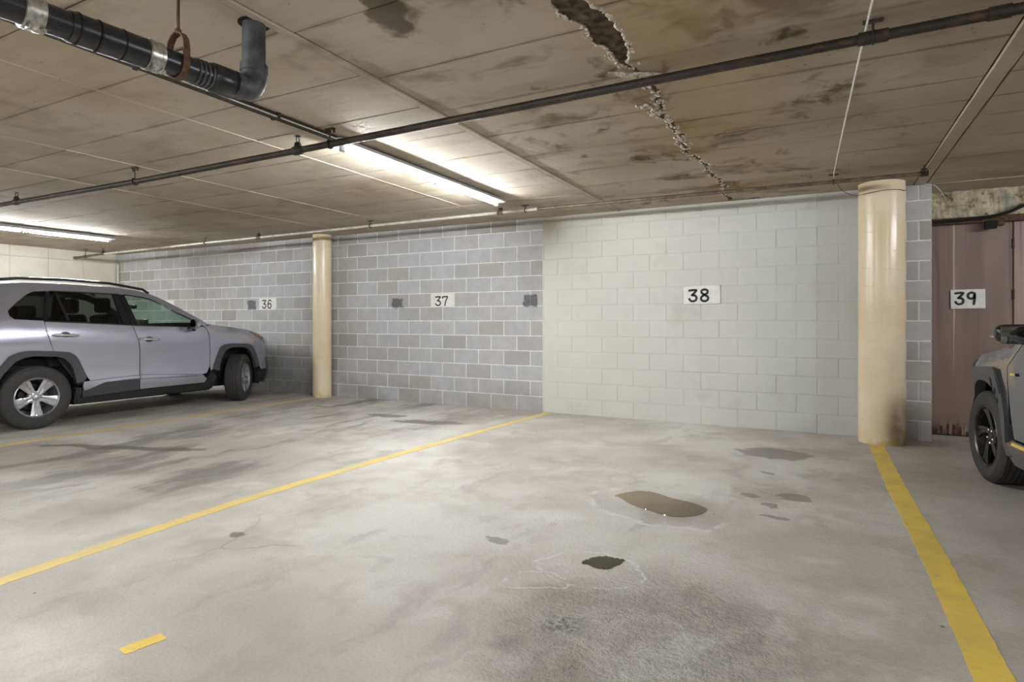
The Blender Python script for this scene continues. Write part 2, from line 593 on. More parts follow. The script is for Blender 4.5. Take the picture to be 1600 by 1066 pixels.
M['white_metal'] = pm('white_enamel', srgb(222, 224, 226), srgb(212, 214, 216), 12, .4)
M['sign'] = pm('white_sign_board', srgb(240, 239, 234), srgb(230, 229, 222), 18, .5)
M['ink'] = pm('black_sign_paint', (.012, .012, .013), (.03, .03, .032), 60, .6)
M['lime'] = pm('lime_crust', srgb(222, 217, 204), srgb(160, 150, 126), 40, .9, 0, .6)
M['spall'] = pm('broken_concrete', srgb(92, 78, 58), srgb(48, 40, 30), 22, .95, 0, .8)
M['cord'] = pm('white_cord', srgb(220, 216, 208), srgb(190, 186, 176), 80, .7)


def emission(name, col, s):
    t = NT(name)
    e = t.n('Emission', {'Color': c4(col), 'Strength': s})
    t.t.links.new(e.outputs[0], t.out.inputs[0])
    return t.m


M['tube'] = emission('fluorescent_tube', (.942, .968, 1.0), TUBE_POWER * 1.08)
M['old_tube'] = emission('aged_fluorescent_tube', (.942, .968, 1.0), TUBE_POWER * .95)

# ------------------------------------------------------------------ floor
bm = bmesh.new()
add_box(bm, -13.2, 9.2, -9.2, 8.4, -.12, 0)
struct(finish('floor', bm, M['floor']))

# ------------------------------------------------------------------ ceiling: slab with form panels
X0C, X1C = -13.06, 4.2
slab = box('ceiling', -13.2, 9.2, -9.2, 8.4, CEIL + .012, CEIL + .25, M['joint'])
struct(slab)
# the part beyond the individually visible panels
PANEL_Y0 = .55
xs_j = [-13.06, -11.35, -9.75, -8.08, -6.58, -5.42, -3.86, -2.28, -.92, .86, 2.45, 4.2]
ys_left = [PANEL_Y0, .85, 1.43, 2.02, 2.59, 3.15, 3.71, 4.30, 4.90, 5.50, 6.10, 6.70, WALL_Y]
ys_mid = [PANEL_Y0, .85, 1.46, 2.065, 2.675, 3.29, 3.90, 4.52, 5.17, 5.80, 6.42, 7.0, WALL_Y]
ys_right = [PANEL_Y0, .75, 1.35, 1.95, 2.52, 3.128, 3.69, 4.237, 4.646, 5.052, 5.64, 6.256, 6.85, WALL_Y]
rc = random.Random(3)
CRK = {}


def crack(y):
    """centre and half width of the long crack at y"""
    k = round(y, 3)
    if k not in CRK:
        c = -.945 + .028 * math.sin(y * 2.3) + .018 * math.sin(y * 7.1 + 1) + .010 * math.sin(y * 19.7)
        w = .012 + .056 * max(0, min(1, (3.15 - y) / .35)) + .010 * math.sin(y * 13) ** 2
        CRK[k] = (c, w + rc.uniform(-.004, .006), rc.uniform(-.012, .012))
    return CRK[k]


def ceil_panel(x0, x1, y0, y1, jl=False, jr=False):
    g = .0042
    z0 = CEIL + rc.uniform(-.0015, .0015)
    yy = [y0 + g + (y1 - y0 - 2 * g) * i / 22 for i in range(23)]
    L = [(x0 + g, y0 + g), (x0 + g, y1 - g)]
    R = [(x1 - g, y0 + g), (x1 - g, y1 - g)]
    if jl:
        L = [(crack(v)[0] + crack(v)[1] + crack(v)[2] * .6, v) for v in yy]
    if jr:
        R = [(crack(v)[0] - crack(v)[1] + crack(v)[2], v) for v in yy]
    poly = L + R[::-1]
    bm = bmesh.new()
    lo = [bm.verts.new((a, b, z0)) for a, b in poly]
    hi = [bm.verts.new((a, b, CEIL + .02)) for a, b in poly]
    bm.faces.new(lo)
    n = len(poly)
    for i in range(n):
        bm.faces.new((lo[i], hi[i], hi[(i + 1) % n], lo[(i + 1) % n]))
    bmesh.ops.recalc_face_normals(bm, faces=bm.faces)
    f = max(bm.faces, key=lambda f: f.calc_area())
    if f.normal.z > 0:
        bmesh.ops.reverse_faces(bm, faces=bm.faces)
    finish('ceiling_panel', bm, M['ceiling'], slab)


for i, (a, b) in enumerate(zip(xs_j, xs_j[1:])):
    ys = ys_left if b <= -2.2 else ys_mid if b <= -.9 else ys_right
    off = 0 if b <= -2.2 and i > 4 else rc.uniform(-.05, .05)
    for j, (c, d) in enumerate(zip(ys, ys[1:])):
        cc = c + (off if 0 < j else 0)
        dd = d + (off if j + 1 < len(ys) - 1 else 0)
        a_ = a + (.030 if abs(a + 2.28) < .01 else .055 if abs(a - .86) < .01 else 0)
        b_ = b - (.036 if abs(b + 2.28) < .01 else .055 if abs(b - .86) < .01 else 0)
        ceil_panel(a_, b_, cc, dd, jl=(abs(a + .92) < .01), jr=(abs(b + .92) < .01))
box('ceiling_panel', X0C, 9.1, -9.1, PANEL_Y0 - .004, CEIL, CEIL + .02, M['ceiling'], slab)
box('ceiling_panel', 4.2, 9.1, PANEL_Y0, 8.3, CEIL, CEIL + .02, M['ceiling'], slab)
box('ceiling_panel', .97, 4.2, WALL_Y + .005, 8.3, CEIL - .01, CEIL + .02, M['ceiling'], slab)
# raised form seams
for x0, x1, ya in ((-2.313, -2.255, PANEL_Y0), (.810, .910, PANEL_Y0), (-5.44, -5.41, PANEL_Y0), (-6.60, -6.565, PANEL_Y0), (-3.875, -3.85, PANEL_Y0)):
    n = 40
    bm = bmesh.new()
    prev = None
    for k in range(n + 1):
        y = ya + (WALL_Y - ya) * k / n
        j = rc.uniform(-.0015, .0015)
        h = rc.uniform(.006, .0085) if x1 - x0 > .05 else rc.uniform(.003, .005)
        ring = [bm.verts.new(v) for v in ((x0 + j, y, CEIL + .004), (x0 + .008 + j, y, CEIL - h), (x1 - .008 + j, y, CEIL - h), (x1 + j, y, CEIL + .004))]
        if prev:
            for q in range(3):
                bm.faces.new((prev[q], prev[q + 1], ring[q + 1], ring[q]))
        prev = ring
    finish('form_seam', bm, M['ceiling'], slab, 20)
# broken concrete seen inside the crack, lime crust along its lips
bm = bmesh.new()
n = 220
rows = []
for k in range(n + 1):
    y = .7 + (WALL_Y - .72) * k / n
    c, w, _ = crack(y)
    rows.append([bm.verts.new((c + (u * (w + .02)), y, CEIL + .006 - rc.uniform(0, .012) * (1 - abs(u)))) for u in (-1, -.5, 0, .5, 1)])
for A, B in zip(rows, rows[1:]):
    for q in range(4):
        bm.faces.new((A[q], A[q + 1], B[q + 1], B[q]))
finish('crack_bed', bm, M['spall'], slab, 10)
bm = bmesh.new()


def blob(bm, x, y, z, rx, ry, rz):
    r = bmesh.ops.create_icosphere(bm, subdivisions=2, radius=1.0)
    ph = rc.uniform(0, 9)
    for v in r['verts']:
        k = 1 + .25 * math.sin(v.co.x * 4 + ph) * math.cos(v.co.y * 5 - ph) + rc.uniform(-.1, .1)
        v.co = Vector((x + v.co.x * rx * k, y + v.co.y * ry * k, z + v.co.z * rz * k))


for k in range(430):
    y = rc.uniform(1.2, 6.95)
    c, w, _ = crack(y)
    if y < 3.1:
        side = 1 if rc.random() < .6 else -1
        x = c + side * (w + rc.uniform(-.006, .014 if side > 0 else .035))
    else:
        x = c + rc.gauss(0, .022)
    s = rc.uniform(.003, .011) * (1.1 if y > 3 else .9)
    blob(bm, x, y, CEIL - .001, s, s * rc.uniform(1, 2.0), s * .6)
for (x, y, s) in ((-.98, 3.92, .05), (-.95, 4.12, .035), (-.955, 4.62, .045), (-.94, 4.75, .03), (-1.0, 3.80, .045), (-.93, 4.3, .028)):
    for q in range(14):
        blob(bm, x + rc.gauss(0, s * .45), y + rc.gauss(0, s * .7), CEIL - .004, s * rc.uniform(.2, .45), s * rc.uniform(.3, .5), s * .22)
for sd, r0 in ((1, .0085), (-1, .005)):
    y = 1.2
    while y < 3.08:
        L_ = rc.uniform(.12, .4) if sd > 0 else rc.uniform(.05, .18)
        pts = []
        for k in range(14):
            v = y + L_ * k / 13
            c, w, j = crack(v)
            pts.append((c + sd * (w + .002) + j * (.6 if sd > 0 else 1), v, CEIL - .001))
        add_tube(bm, pts, [r0 * rc.uniform(.5, 1.5) for _ in pts], 7, True)
        y += L_ + rc.uniform(.0, .10)
lime = finish('lime_crust', bm, M['lime'], slab, 60)
lime['kind'] = 'stuff'
# loose flake hanging below the crack
bm = bmesh.new()
fl = [(-1.06, 3.17, .0), (-.98, 3.20, -.03), (-.86, 3.27, -.01), (-.80, 3.33, .0), (-.88, 3.29, .012), (-.99, 3.23, .008)]
lo = [bm.verts.new((a, b, CEIL - .012 + c)) for a, b, c in fl]
hi = [bm.verts.new((a, b + .012, CEIL + .004 + c)) for a, b, c in fl]
bm.faces.new(lo)
bm.faces.new(hi[::-1])
for i in range(6):
    bm.faces.new((lo[i], lo[(i + 1) % 6], hi[(i + 1) % 6], hi[i]))
bmesh.ops.recalc_face_normals(bm, faces=bm.faces)
finish('lime_flake', bm, M['lime'], slab)

# ------------------------------------------------------------------ block wall
BW, BH, JT = .4064, .2032, .012
S0 = -3.517


def wall_back(name, x0, x1):
    o = box(name, x0, x1, WALL_Y + (.0010 if x0 < PAINT_X else .0036), WALL_Y + .20, 0, CEIL + .01, M['mortar'])
    return struct(o)


walls = [(-13.06, -7.15, wall_back('wall_back_left', -13.06, -7.15)),
         (-7.15, PAINT_X, wall_back('wall_back_middle', -7.15, PAINT_X)),
         (PAINT_X, .62, wall_back('wall_back_right', PAINT_X, .62))]
BLK = {}


def block_mesh(w, h, d=.06, b=.0025):
    k = (round(w, 3), round(h, 3), round(d, 3), b)
    if k not in BLK:
        bm = bmesh.new()
        v = [(-w / 2, 0, 0), (w / 2, 0, 0), (w / 2, 0, h), (-w / 2, 0, h)]
        f = [(-w / 2 + b, -b, b), (w / 2 - b, -b, b), (w / 2 - b, -b, h - b), (-w / 2 + b, -b, h - b)]
        bk = [(a, d, c) for a, _, c in v]
        V = [bm.verts.new(q) for q in f + v + bk]
        bm.faces.new(V[0:4])
        for i in range(4):
            j = (i + 1) % 4
            bm.faces.new((V[i], V[4 + i], V[4 + j], V[j]))
            bm.faces.new((V[4 + i], V[8 + i], V[8 + j], V[4 + j]))
        bmesh.ops.recalc_face_normals(bm, faces=bm.faces)
        bm.faces.ensure_lookup_table()
        if bm.faces[0].normal.y > 0:
            bmesh.ops.reverse_faces(bm, faces=bm.faces)
        me = bpy.data.meshes.new('concrete_block')
        bm.to_mesh(me)
        bm.free()
        me.materials.append(M['block'])
        BLK[k] = me
    return BLK[k]


def put_block(x0, x1, z0, z1, parent, y=WALL_Y, b=.0025):
    o = link('concrete_block', block_mesh(x1 - x0, z1 - z0, .06, b), None, parent)
    o.location = ((x0 + x1) / 2, y + rc.uniform(-.0008, .0008), z0)


for j in range(13):
    z0 = j * BH + (JT / 2 if j else 0)
    z1 = min((j + 1) * BH - JT / 2, CEIL + .005)
    sh = 0 if j % 2 else .5
    for k in range(-26, 12):
        a = S0 + (k + sh) * BW + JT / 2
        b = a + BW - JT
        a, b = max(a, -13.055), min(b, .62)
        if b - a < .03:
            continue
        mid = (a + b) / 2
        for w0, w1, w in walls:
            if w0 <= mid < w1:
                put_block(a, b, z0, z1, w, WALL_Y, .0025 if w0 < PAINT_X else .0016)
# pier of bare block at the end of the painted bay
pier = box('wall_pier', .62, .955, WALL_Y + .0012, 7.86, 0, CEIL + .01, M['mortar'])
struct(pier)
for j in range(13):
    z0 = j * BH + (JT / 2 if j else 0)
    z1 = min((j + 1) * BH - JT / 2, CEIL + .005)
    for a, b in (((.625, .738), (.748, .848), (.858, .96)) if j % 2 == 0 else ((.625, .96),)):
        put_block(a, b, z0, z1, pier)
    s = link('concrete_block', block_mesh(.39 if j % 2 else .19, z1 - z0, .02), None, pier)   # return face of the pier
    s.rotation_euler = (0, 0, PI / 2)
    s.location = (.957, WALL_Y + .06 + (.195 if j % 2 else .095), z0)

# left wall: painted panels with joints
wl = struct(box('wall_left', -13.26, -13.072, -9.1, WALL_Y + .1, 0, CEIL + .01, M['grey_wall']))
yj = [5.379 + .607 * k for k in range(-24, 4)]
for a, b in zip(yj, yj[1:]):
    b = min(b, 7.25)
    if b - a < .05:
        continue
    box('wall_panel', -13.09, -13.06, a + .004, b - .004, .004, 2.40, M['cream_wall'], wl, .003)
    box('wall_panel', -13.09, -13.06, a + .002, b - .002, 2.408, CEIL, M['cream_wall'], wl, .002)
tube('corner_pipe', [(-13.03, 7.235, .0), (-13.03, 7.235, 2.38)], .02, M['cream_wall'], wl, 10)

struct(box('wall_front', -13.2, 9.2, -9.3, -9.1, 0, CEIL + .01, M['grey_wall']))
struct(box('wall_right', 9.0, 9.2, -9.1, 8.4, 0, CEIL + .01, M['grey_wall']))

# brown steel wall and doors right of the pier
br = struct(box('wall_back_steel', .96, 9.0, 7.80, 7.95, 0, 2.30, M['brown']))
box('steel_panel', .97, 1.706, 7.775, 7.802, .012, 2.29, M['brown'], br, .004)
box('steel_panel', 1.718, 3.3, 7.775, 7.802, .012, 2.29, M['brown2'], br, .004)
box('steel_panel', 3.312, 5.6, 7.775, 7.802, .012, 2.29, M['brown'], br, .004)
box('steel_panel', 5.612, 8.98, 7.775, 7.802, .012, 2.29, M['brown2'], br, .004)
for zz in (2.01, 1.49, .5):
    tube('hinge', [(1.712, 7.768, zz - .05), (1.712, 7.768, zz + .05)], .011, M['bracket'], br, 8)
# ragged corroded foot of the steel
bm = bmesh.new()
for k in range(40):
    a = .99 + k * .055 + rc.uniform(-.01, .01)
    add_box(bm, a, a + rc.uniform(.014, .03), 7.768, 7.777, .005, rc.uniform(.05, .13))
finish('corroded_foot', bm, M['rust'], br)
bmx = bmesh.new()
add_box(bmx, .96, 9.0, 7.70, 7.80, 2.235, 2.30, .004)
finish('lintel', bmx, M['rust'], br)
# sprayed insulation above the lintel
bm = bmesh.new()
nx, nz = 180, 16
rows = []
for i in range(nx + 1):
    col_ = []
    for k in range(nz + 1):
        x = .97 + 3.6 * i / nx
        z = 2.29 + .31 * k / nz
        d = .035 * math.sin(x * 9 + 2 * math.sin(z * 14)) * math.sin(z * 21 + x * 3) + .02 * math.sin(x * 31 + z * 9) + rc.uniform(-.012, .012)
        col_.append(bm.verts.new((x, 7.79 - .05 + d * .6 + .04 * (k / nz), z)))
    rows.append(col_)
for A, B in zip(rows, rows[1:]):
    for k in range(nz):
        bm.faces.new((A[k], B[k], B[k + 1], A[k + 1]))
t = NT('sprayed_insulation')
p = t.pos()
c = t.ramp(t.noise(p, 11, 5, .65), [(.3, srgb(78, 62, 38)), (.45, srgb(190, 178, 146)), (.6, srgb(214, 206, 180)), (.75, srgb(198, 184, 96))])
c = t.mix(t.mul(t.ss(t.noise(t.mapping(p, scale=(30, 1, 4)), 1, 3), .5, .65), .5), c, srgb(150, 134, 96))
c = t.mix(t.mul(t.ss(t.noise(p, 5, 3), .56, .66), .5), c, srgb(140, 146, 150))
t.bsdf(c, .9, 0, t.bump(t.noise(p, 30, 5, .7), .8, .02))
ins = finish('sprayed_insulation', bm, t.m, br, 60)
ins['kind'] = 'stuff'
box('wall_back_upper', .96, 9.0, 7.86, 7.95, 2.29, CEIL + .01, M['spall'], br)
cb = tag(tube('cable', crom([(.98, 7.69, 2.262), (1.3, 7.67, 2.27), (1.52, 7.66, 2.285), (1.66, 7.65, 2.32), (1.85, 7.65, 2.40), (2.3, 7.66, 2.5)], 8), .016, M['hole'], None, 8),
         'dark cable running under the yellowish insulation above the brown steel wall', 'cable')
sb = thing('junction_box', 'small dark junction box under the insulation above the brown steel wall', 'box', (1.52, 7.70, 2.18))
box('box_body', -.06, .04, -.05, .0, -.02, .06, M['hole'], sb, .006, 2)
lathe('conduit_bushing', [(.03, 0), (.03, .04), (.02, .06)], M['rust'], sb, 'X', 16, (.04, -.025, .03))

# ------------------------------------------------------------------ columns
def column(x, y, r, label):
    bm = bmesh.new()
    prof = [(r * 1.0, 0.0), (r, .02)] + [(r * (1 + rc.uniform(-.004, .004)), .02 + k * .17) for k in range(1, 15)] + [(r, CEIL - .003)]
    add_lathe(bm, prof, 'Z', 64)
    o = finish('round_column', bm, M['column'], None, 40)
    o.location = (x, y, 0)
    return tag(o, label, 'column', 'cream round columns')


column(-7.152, 7.105, .148, 'slim cream round column by the wall between sign 36 and sign 37')
column(.512, 7.045, .205, 'thick cream round column right of the painted bay, soot at its foot')

# ------------------------------------------------------------------ number signs
DIG = {
    '3': [[(.08, .93), (.5, .96), (.88, .95), (.9, .9), (.62, .68), (.40, .54), (.45, .53), (.75, .50), (.93, .34), (.85, .12), (.55, .03), (.25, .07), (.08, .22)]],
    '6': [[(.9, .86), (.75, .97), (.45, .97), (.2, .80), (.10, .45), (.15, .15), (.45, .02), (.75, .08), (.90, .30), (.80, .50), (.5, .57), (.22, .48), (.12, .35)]],
    '7': [[(.08, .80), (.10, .93), (.5, .95), (.94, .95), (.75, .65), (.58, .35), (.50, .02)]],
    '8': [[(.5, .54), (.18, .70), (.18, .90), (.5, .98), (.82, .90), (.84, .70), (.5, .54), (.14, .36), (.12, .12), (.5, .01), (.86, .12), (.88, .36), (.5, .54)]],
    '9': [[(.82, .88), (.5, .97), (.15, .82), (.15, .58), (.45, .46), (.78, .56), (.86, .78), (.84, .92), (.86, .55), (.80, .25), (.76, .02)]],
    '1': [[(.3, .8), (.5, .97), (.5, .02)]], '2': [], '5': [],
}


def add_ribbon(bm, pts, w, y):
    P = [Vector((a, 0, b)) for a, b in pts]
    n = len(P)
    L = []
    for i in range(n):
        d = (P[min(i + 1, n - 1)] - P[max(0, i - 1)]).normalized()
        nn = Vector((-d.z, 0, d.x)) * w
        L.append((bm.verts.new((P[i].x + nn.x, y, P[i].z + nn.z)), bm.verts.new((P[i].x - nn.x, y, P[i].z - nn.z))))
    for A, B in zip(L, L[1:]):
        bm.faces.new((A[0], B[0], B[1], A[1]))
    for q in (P[0], P[-1]):
        c = [bm.verts.new((q.x + math.cos(a) * w, y - .0002, q.z + math.sin(a) * w)) for a in np.linspace(0, 2 * PI, 13)[:-1]]
        bm.faces.new(c)


def sign(label, x0, x1, z0, z1, y, digits, tilt=0., wgt=.075, dx=.14, dw=.24, gap=.08, dz0=.12, dz1=.82):
    s = thing('number_sign', label, 'sign', ((x0 + x1) / 2, y, (z0 + z1) / 2), 0, 'bay number signs')
    s.rotation_euler = (0, tilt, 0)
    w, h = x1 - x0, z1 - z0
    box('board', -w / 2, w / 2, -.006, .006, -h / 2, h / 2, M['sign'], s, .001)
    for k, ch in enumerate(digits):
        bm = bmesh.new()
        ox = -w / 2 + w * (dx + k * (dw + gap))
        for st in DIG[ch]:
            pts = [(ox + a * w * dw, -h / 2 + h * (dz0 + (dz1 - dz0) * b)) for a, b in st]
            add_ribbon(bm, crom(pts, 6), h * wgt, -.0068)
        finish('digit', bm, M['ink'], s)
    return s


SY = WALL_Y - .010
sign('white board painted 36 on bare block wall beside the silver SUV', -8.804, -8.372, 1.409, 1.615, SY, '36', 0, .055, .19, .22, .09, .13, .84)
sign('white board painted 37 on the middle bare block wall', -5.137, -4.728, 1.417, 1.616, SY, '37', 0, .05, .19, .24, .06, .12, .80)
sign('white board painted 38 on the cream painted block wall', -1.486, -1.068, 1.418, 1.632, SY, '38', -.015, .062, .15, .23, .09, .14, .80)
sign('white board painted 39 on the brown steel wall', 1.19, 1.483, 1.347, 1.549, 7.763, '39', -.012, .06, .12, .26, .09, .22, .85)
sb = thing('number_sign', 'blank corner of a white board showing above the silver SUV windscreen', 'sign', (-11.40, SY, 1.512), 0, 'bay number signs')
box('board', -.19, .19, -.006, .006, -.10, .10, M['sign'], sb, .001)

# ------------------------------------------------------------------ strip lights
def strip_light(x, ya, yb, label, ztube=2.52, tm='tube'):
    s = thing('strip_light', label, 'light', (x, ya, ztube), 0, 'ceiling strip lights')
    L = yb - ya
    bm = bmesh.new()
    pf = [(-.04, .072), (-.085, .028), (-.05, .018), (.05, .018), (.085, .028), (.04, .072)]
    A = [bm.verts.new((a, -.06, b)) for a, b in pf]
    B = [bm.verts.new((a, L + .06, b)) for a, b in pf]
    for i in range(6):
        bm.faces.new((A[i], A[(i + 1) % 6], B[(i + 1) % 6], B[i]))
    bm.faces.new(A)
    bm.faces.new(B[::-1])
    bmesh.ops.recalc_face_normals(bm, faces=bm.faces)
    finish('housing', bm, M['white_metal'], s)
    half = L / 2
    for a, b in ((.03, half - .06), (half + .06, L - .03)):
        lathe('tube', [(.013, a), (.013, b)], M[tm], s, 'Y', 8)
    for yy in (-.0, half, L):
        box('lamp_holder', -.014, .014, yy - .022, yy + .022, -.02, .02, M['white_metal'], s, .003)
    for yy in (.25, L - .25):
        box('mount', -.02, .02, yy - .03, yy + .03, .062, CEIL - ztube, M['bracket'], s)
    return s


strip_light(-3.235, 3.42, 5.83, 'long lit strip light on the ceiling above bay 37, the nearer one', tm='old_tube')
strip_light(-10.30, 3.28, 5.58, 'lit strip light on the ceiling above the silver SUV, at far left')
strip_light(3.8, 3.42, 5.83, 'lit strip light on the ceiling above the dark grey crossover, outside the picture')
for x in (-10.3, -3.235, 3.8):  # outer two are unseen, added to light floor and walls evenly
    strip_light(x, -1.75, .65, {-10.3: 'unseen strip light added over the aisle behind the camera, left row', -3.235: 'strip light over the aisle behind the camera, middle row',
                                3.8: 'unseen strip light added over the aisle behind the camera, right row'}[x])
for x in (-6.8, .3):  # unseen pair, added as even fill light from behind
    strip_light(x, -6.9, -4.5, {-6.8: 'unseen strip light added far behind the camera, left of the aisle', .3: 'unseen strip light added far behind the camera, right of the aisle'}[x])
# raceway that feeds the lights
rw = thing('light_raceway', 'thin dark raceway on the ceiling leading to the nearer strip light', 'raceway', (-3.235, 0, 2.56))
box('channel', -.020, .020, .72, 3.34, .005, .038, M['bracket'], rw, .003)
tube('wire', [(-.030, .72, .014), (-.030, 3.34, .014)], .007, M['hole'], rw, 8)
tube('wire', [(.026, .72, .012), (.026, 3.34, .012)], .005, M['cord'], rw, 8)
for yy in (1.0, 1.9, 2.8):
    box('clip', -.038, .034, yy - .012, yy + .012, .0, .04, M['bracket'], rw, .002)

# ------------------------------------------------------------------ sprinkler pipes
def hanger(parent, x, y, zp, rp, kind='rod', zc=CEIL):
    """ring round the pipe, rod to the slab, small toggle plate"""
    h = bpy.data.objects.new('hanger', None)
    COL.objects.link(h)
    h.parent = parent
    h.location = (x, y, 0)
    bm = bmesh.new()
    add_tube(bm, [(0, math.cos(a) * (rp + .006), zp + math.sin(a) * (rp + .006)) for a in np.linspace(0, 2 * PI, 17)], .006, 6, False)
    finish('ring', bm, M['bracket'], h, 40)
    tube('rod', [(0, 0, zp + rp), (0, 0, zc - .001)], .006, M['bracket'], h, 8)
    box('plate', -.042, .042, -.014, .014, zc - .010, zc + .002, M['bracket'], h, .002)
    if kind == 'toggle':
        for xx in (-.036, -.02, .03, .042):
            tube('bolt', [(xx, 0, zc), (xx + .004, 0, zc - .035)], .004, M['bracket'], h, 6)
    return h


def head(parent, x, y, z0, up=True):
    """upright sprinkler head on a tee"""
    h = bpy.data.objects.new('sprinkler_head', None)
    COL.objects.link(h)
    h.parent = parent
    h.location = (x, y, z0)
    lathe('tee', [(.026, 0), (.026, .035), (.02, .045), (.012, .05)], M['dark_steel'], h, 'Z', 14)
    bm = bmesh.new()
    add_tube(bm, [(.0, math.sin(a) * .014, .068 + math.cos(a) * .020) for a in np.linspace(0, 2 * PI, 15)], .004, 6, False)
    finish('frame', bm, M['bracket'], h, 40)
    lathe('deflector', [(.004, .088), (.022, .090), (.022, .093), (.003, .095)], M['bracket'], h, 'Z', 12)
    return h


mp = thing('sprinkler_pipe', 'dark rusty sprinkler pipe crossing the whole ceiling in front of the strip light', 'pipe', (0, 0, 0))
PM = [(-13.0, 3.2, 2.478), (-7.9, 3.2, 2.484), (-5.5, 3.2, 2.472), (-3.1, 3.2, 2.488), (.2, 3.2, 2.522), (.8, 3.2, 2.527), (4.5, 3.2, 2.535)]
pz = lambda x: float(np.interp(x, [p[0] for p in PM], [p[2] for p in PM]))
tube('main', [(x, 3.2, pz(x)) for x in np.linspace(-13.0, 4.5, 60)], .024, M['dark_steel'], mp, 16)
for x in (-7.62, -3.465):
    head(mp, x, 3.2, pz(x) + .012)
    tube('coupling', [(x - .05, 3.2, pz(x)), (x - .03, 3.2, pz(x)), (x + .03, 3.2, pz(x)), (x + .05, 3.2, pz(x))], [.027, .034, .034, .027], M['dark_steel'], mp, 16)
for x, k in ((-5.5, 'toggle'), (-3.145, 'toggle'), (.20, 'rod'), (-9.2, 'rod'), (2.6, 'rod')):
    hanger(mp, x, 3.2, pz(x), .024, k)
tube('coupling', [(.14, 3.2, pz(.2)), (.26, 3.2, pz(.2))], .03, M['dark_steel'], mp, 16)
tube('coupling', [(.62, 3.2, pz(.66)), (.70, 3.2, pz(.66))], .029, M['dark_steel'], mp, 16)

wp = thing('sprinkler_pipe', 'thin sprinkler pipe along the top of the block wall, ending at the right column', 'pipe', (0, 0, 0))
WPX = [-12.95, -12.0, -9.05, -7.77, -5.54, -3.5, -3.16, .08, .80]
WPZ = [2.452, 2.476, 2.505, 2.512, 2.528, 2.540, 2.542, 2.530, 2.528]
WY = 6.40
wz = lambda x: float(np.interp(x, WPX, WPZ))
tube('main', [(x, WY, wz(x)) for x in np.linspace(-12.02, -3.0, 50)], .019, M['pale_steel'], wp, 14)
tube('main', [(x, WY, wz(x)) for x in np.linspace(-3.0, .80, 20)], .019, M['grey_steel'], wp, 14)
tube('main', [(x, WY, wz(x)) for x in np.linspace(-12.95, -12.02, 6)], .021, M['grey_steel'], wp, 14)
tube('end_cap', [(-12.98, WY, wz(-13)), (-12.92, WY, wz(-13))], .028, M['grey_steel'], wp, 14)
tube('end_cap', [(.76, WY, wz(.8)), (.82, WY, wz(.8))], .026, M['dark_steel'], wp, 14)
for x in (-12.6, -9.05, -5.54, -3.16, .08):
    hanger(wp, x, WY, wz(x), .019, 'rod')
for x in (-12.0, -7.77, -3.5):
    head(wp, x, WY, wz(x) + .010)
    tube('coupling', [(x - .04, WY, wz(x)), (x + .04, WY, wz(x))], .026, M['grey_steel'], wp, 14)
head(wp, .79, WY, wz(.79) + .0)

# ------------------------------------------------------------------ black drain pipe
dp = thing('drain_pipe', 'thick black plastic drain pipe with silver band couplings hanging at upper left', 'pipe', (0, 0, 0))
DX, DZ, R4 = -2.36, 2.285, .051
px = lambda y: DX - .075 * (1.9 - y) / .9
tube('riser', [(-2.345, 1.905, DZ + .085), (-2.345, 1.905, CEIL + .01)], R4, M['pvc_dust'], dp, 28)
lathe('ceiling_sleeve', [(R4 + .002, -.004), (.070, -.004), (.070, .004), (R4 + .002, .004)], M['hole'], dp, 'Z', 32, (-2.345, 1.905, CEIL - .001))
tube('elbow', crom([(-2.345, 1.905, DZ + .10), (-2.345, 1.903, DZ + .06), (-2.347, 1.885, DZ + .015), (-2.352, 1.845, DZ), (-2.354, 1.80, DZ)], 6), .058, M['pvc_dust'], dp, 28)
tube('elbow_hub', [(-2.345, 1.905, DZ + .085), (-2.345, 1.905, DZ + .12)], .061, M['pvc_dust'], dp, 28)
H = lambda y: (px(y), y, DZ)
tube('horizontal_run', [H(1.82), H(1.4), H(.9), H(.2), H(-.6)], R4, M['pvc'], dp, 28)
tube('rubber_coupling', [H(1.81), H(1.80), H(1.71), H(1.70)], [.058, .064, .064, .058], M['pvc'], dp, 28)
for y in (1.695, 1.675, 1.655, 1.635):
    tube('rib', [H(y + .004), H(y - .004)], .056, M['pvc_dust'], dp, 28)
tube('sleeve', [H(1.43), H(1.26)], .0575, M['pvc'], dp, 28)
tube('sleeve', [H(1.255), H(1.17)], .0565, M['pvc'], dp, 28)
for y in (1.345, 1.262, 1.195):
    tube('sleeve_lip', [H(y + .003), H(y - .003)], .0595, M['hole'], dp, 28)
for yc in (1.462, 1.062):
    b = tube('band_coupling', [H(yc + .03), H(yc + .029), H(yc - .029), H(yc - .03)], [.054, .060, .060, .054], M['band'], dp, 28)
    for d in (-.02, .02):
        tube('clamp_strap', [H(yc + d + .006), H(yc + d - .006)], .0625, M['band'], b, 28)
        x, y, z = H(yc + d)
        box('clamp_screw', x + .02, x + .05, y - .006, y + .006, z - .072, z - .058, M['band'], b, .002)
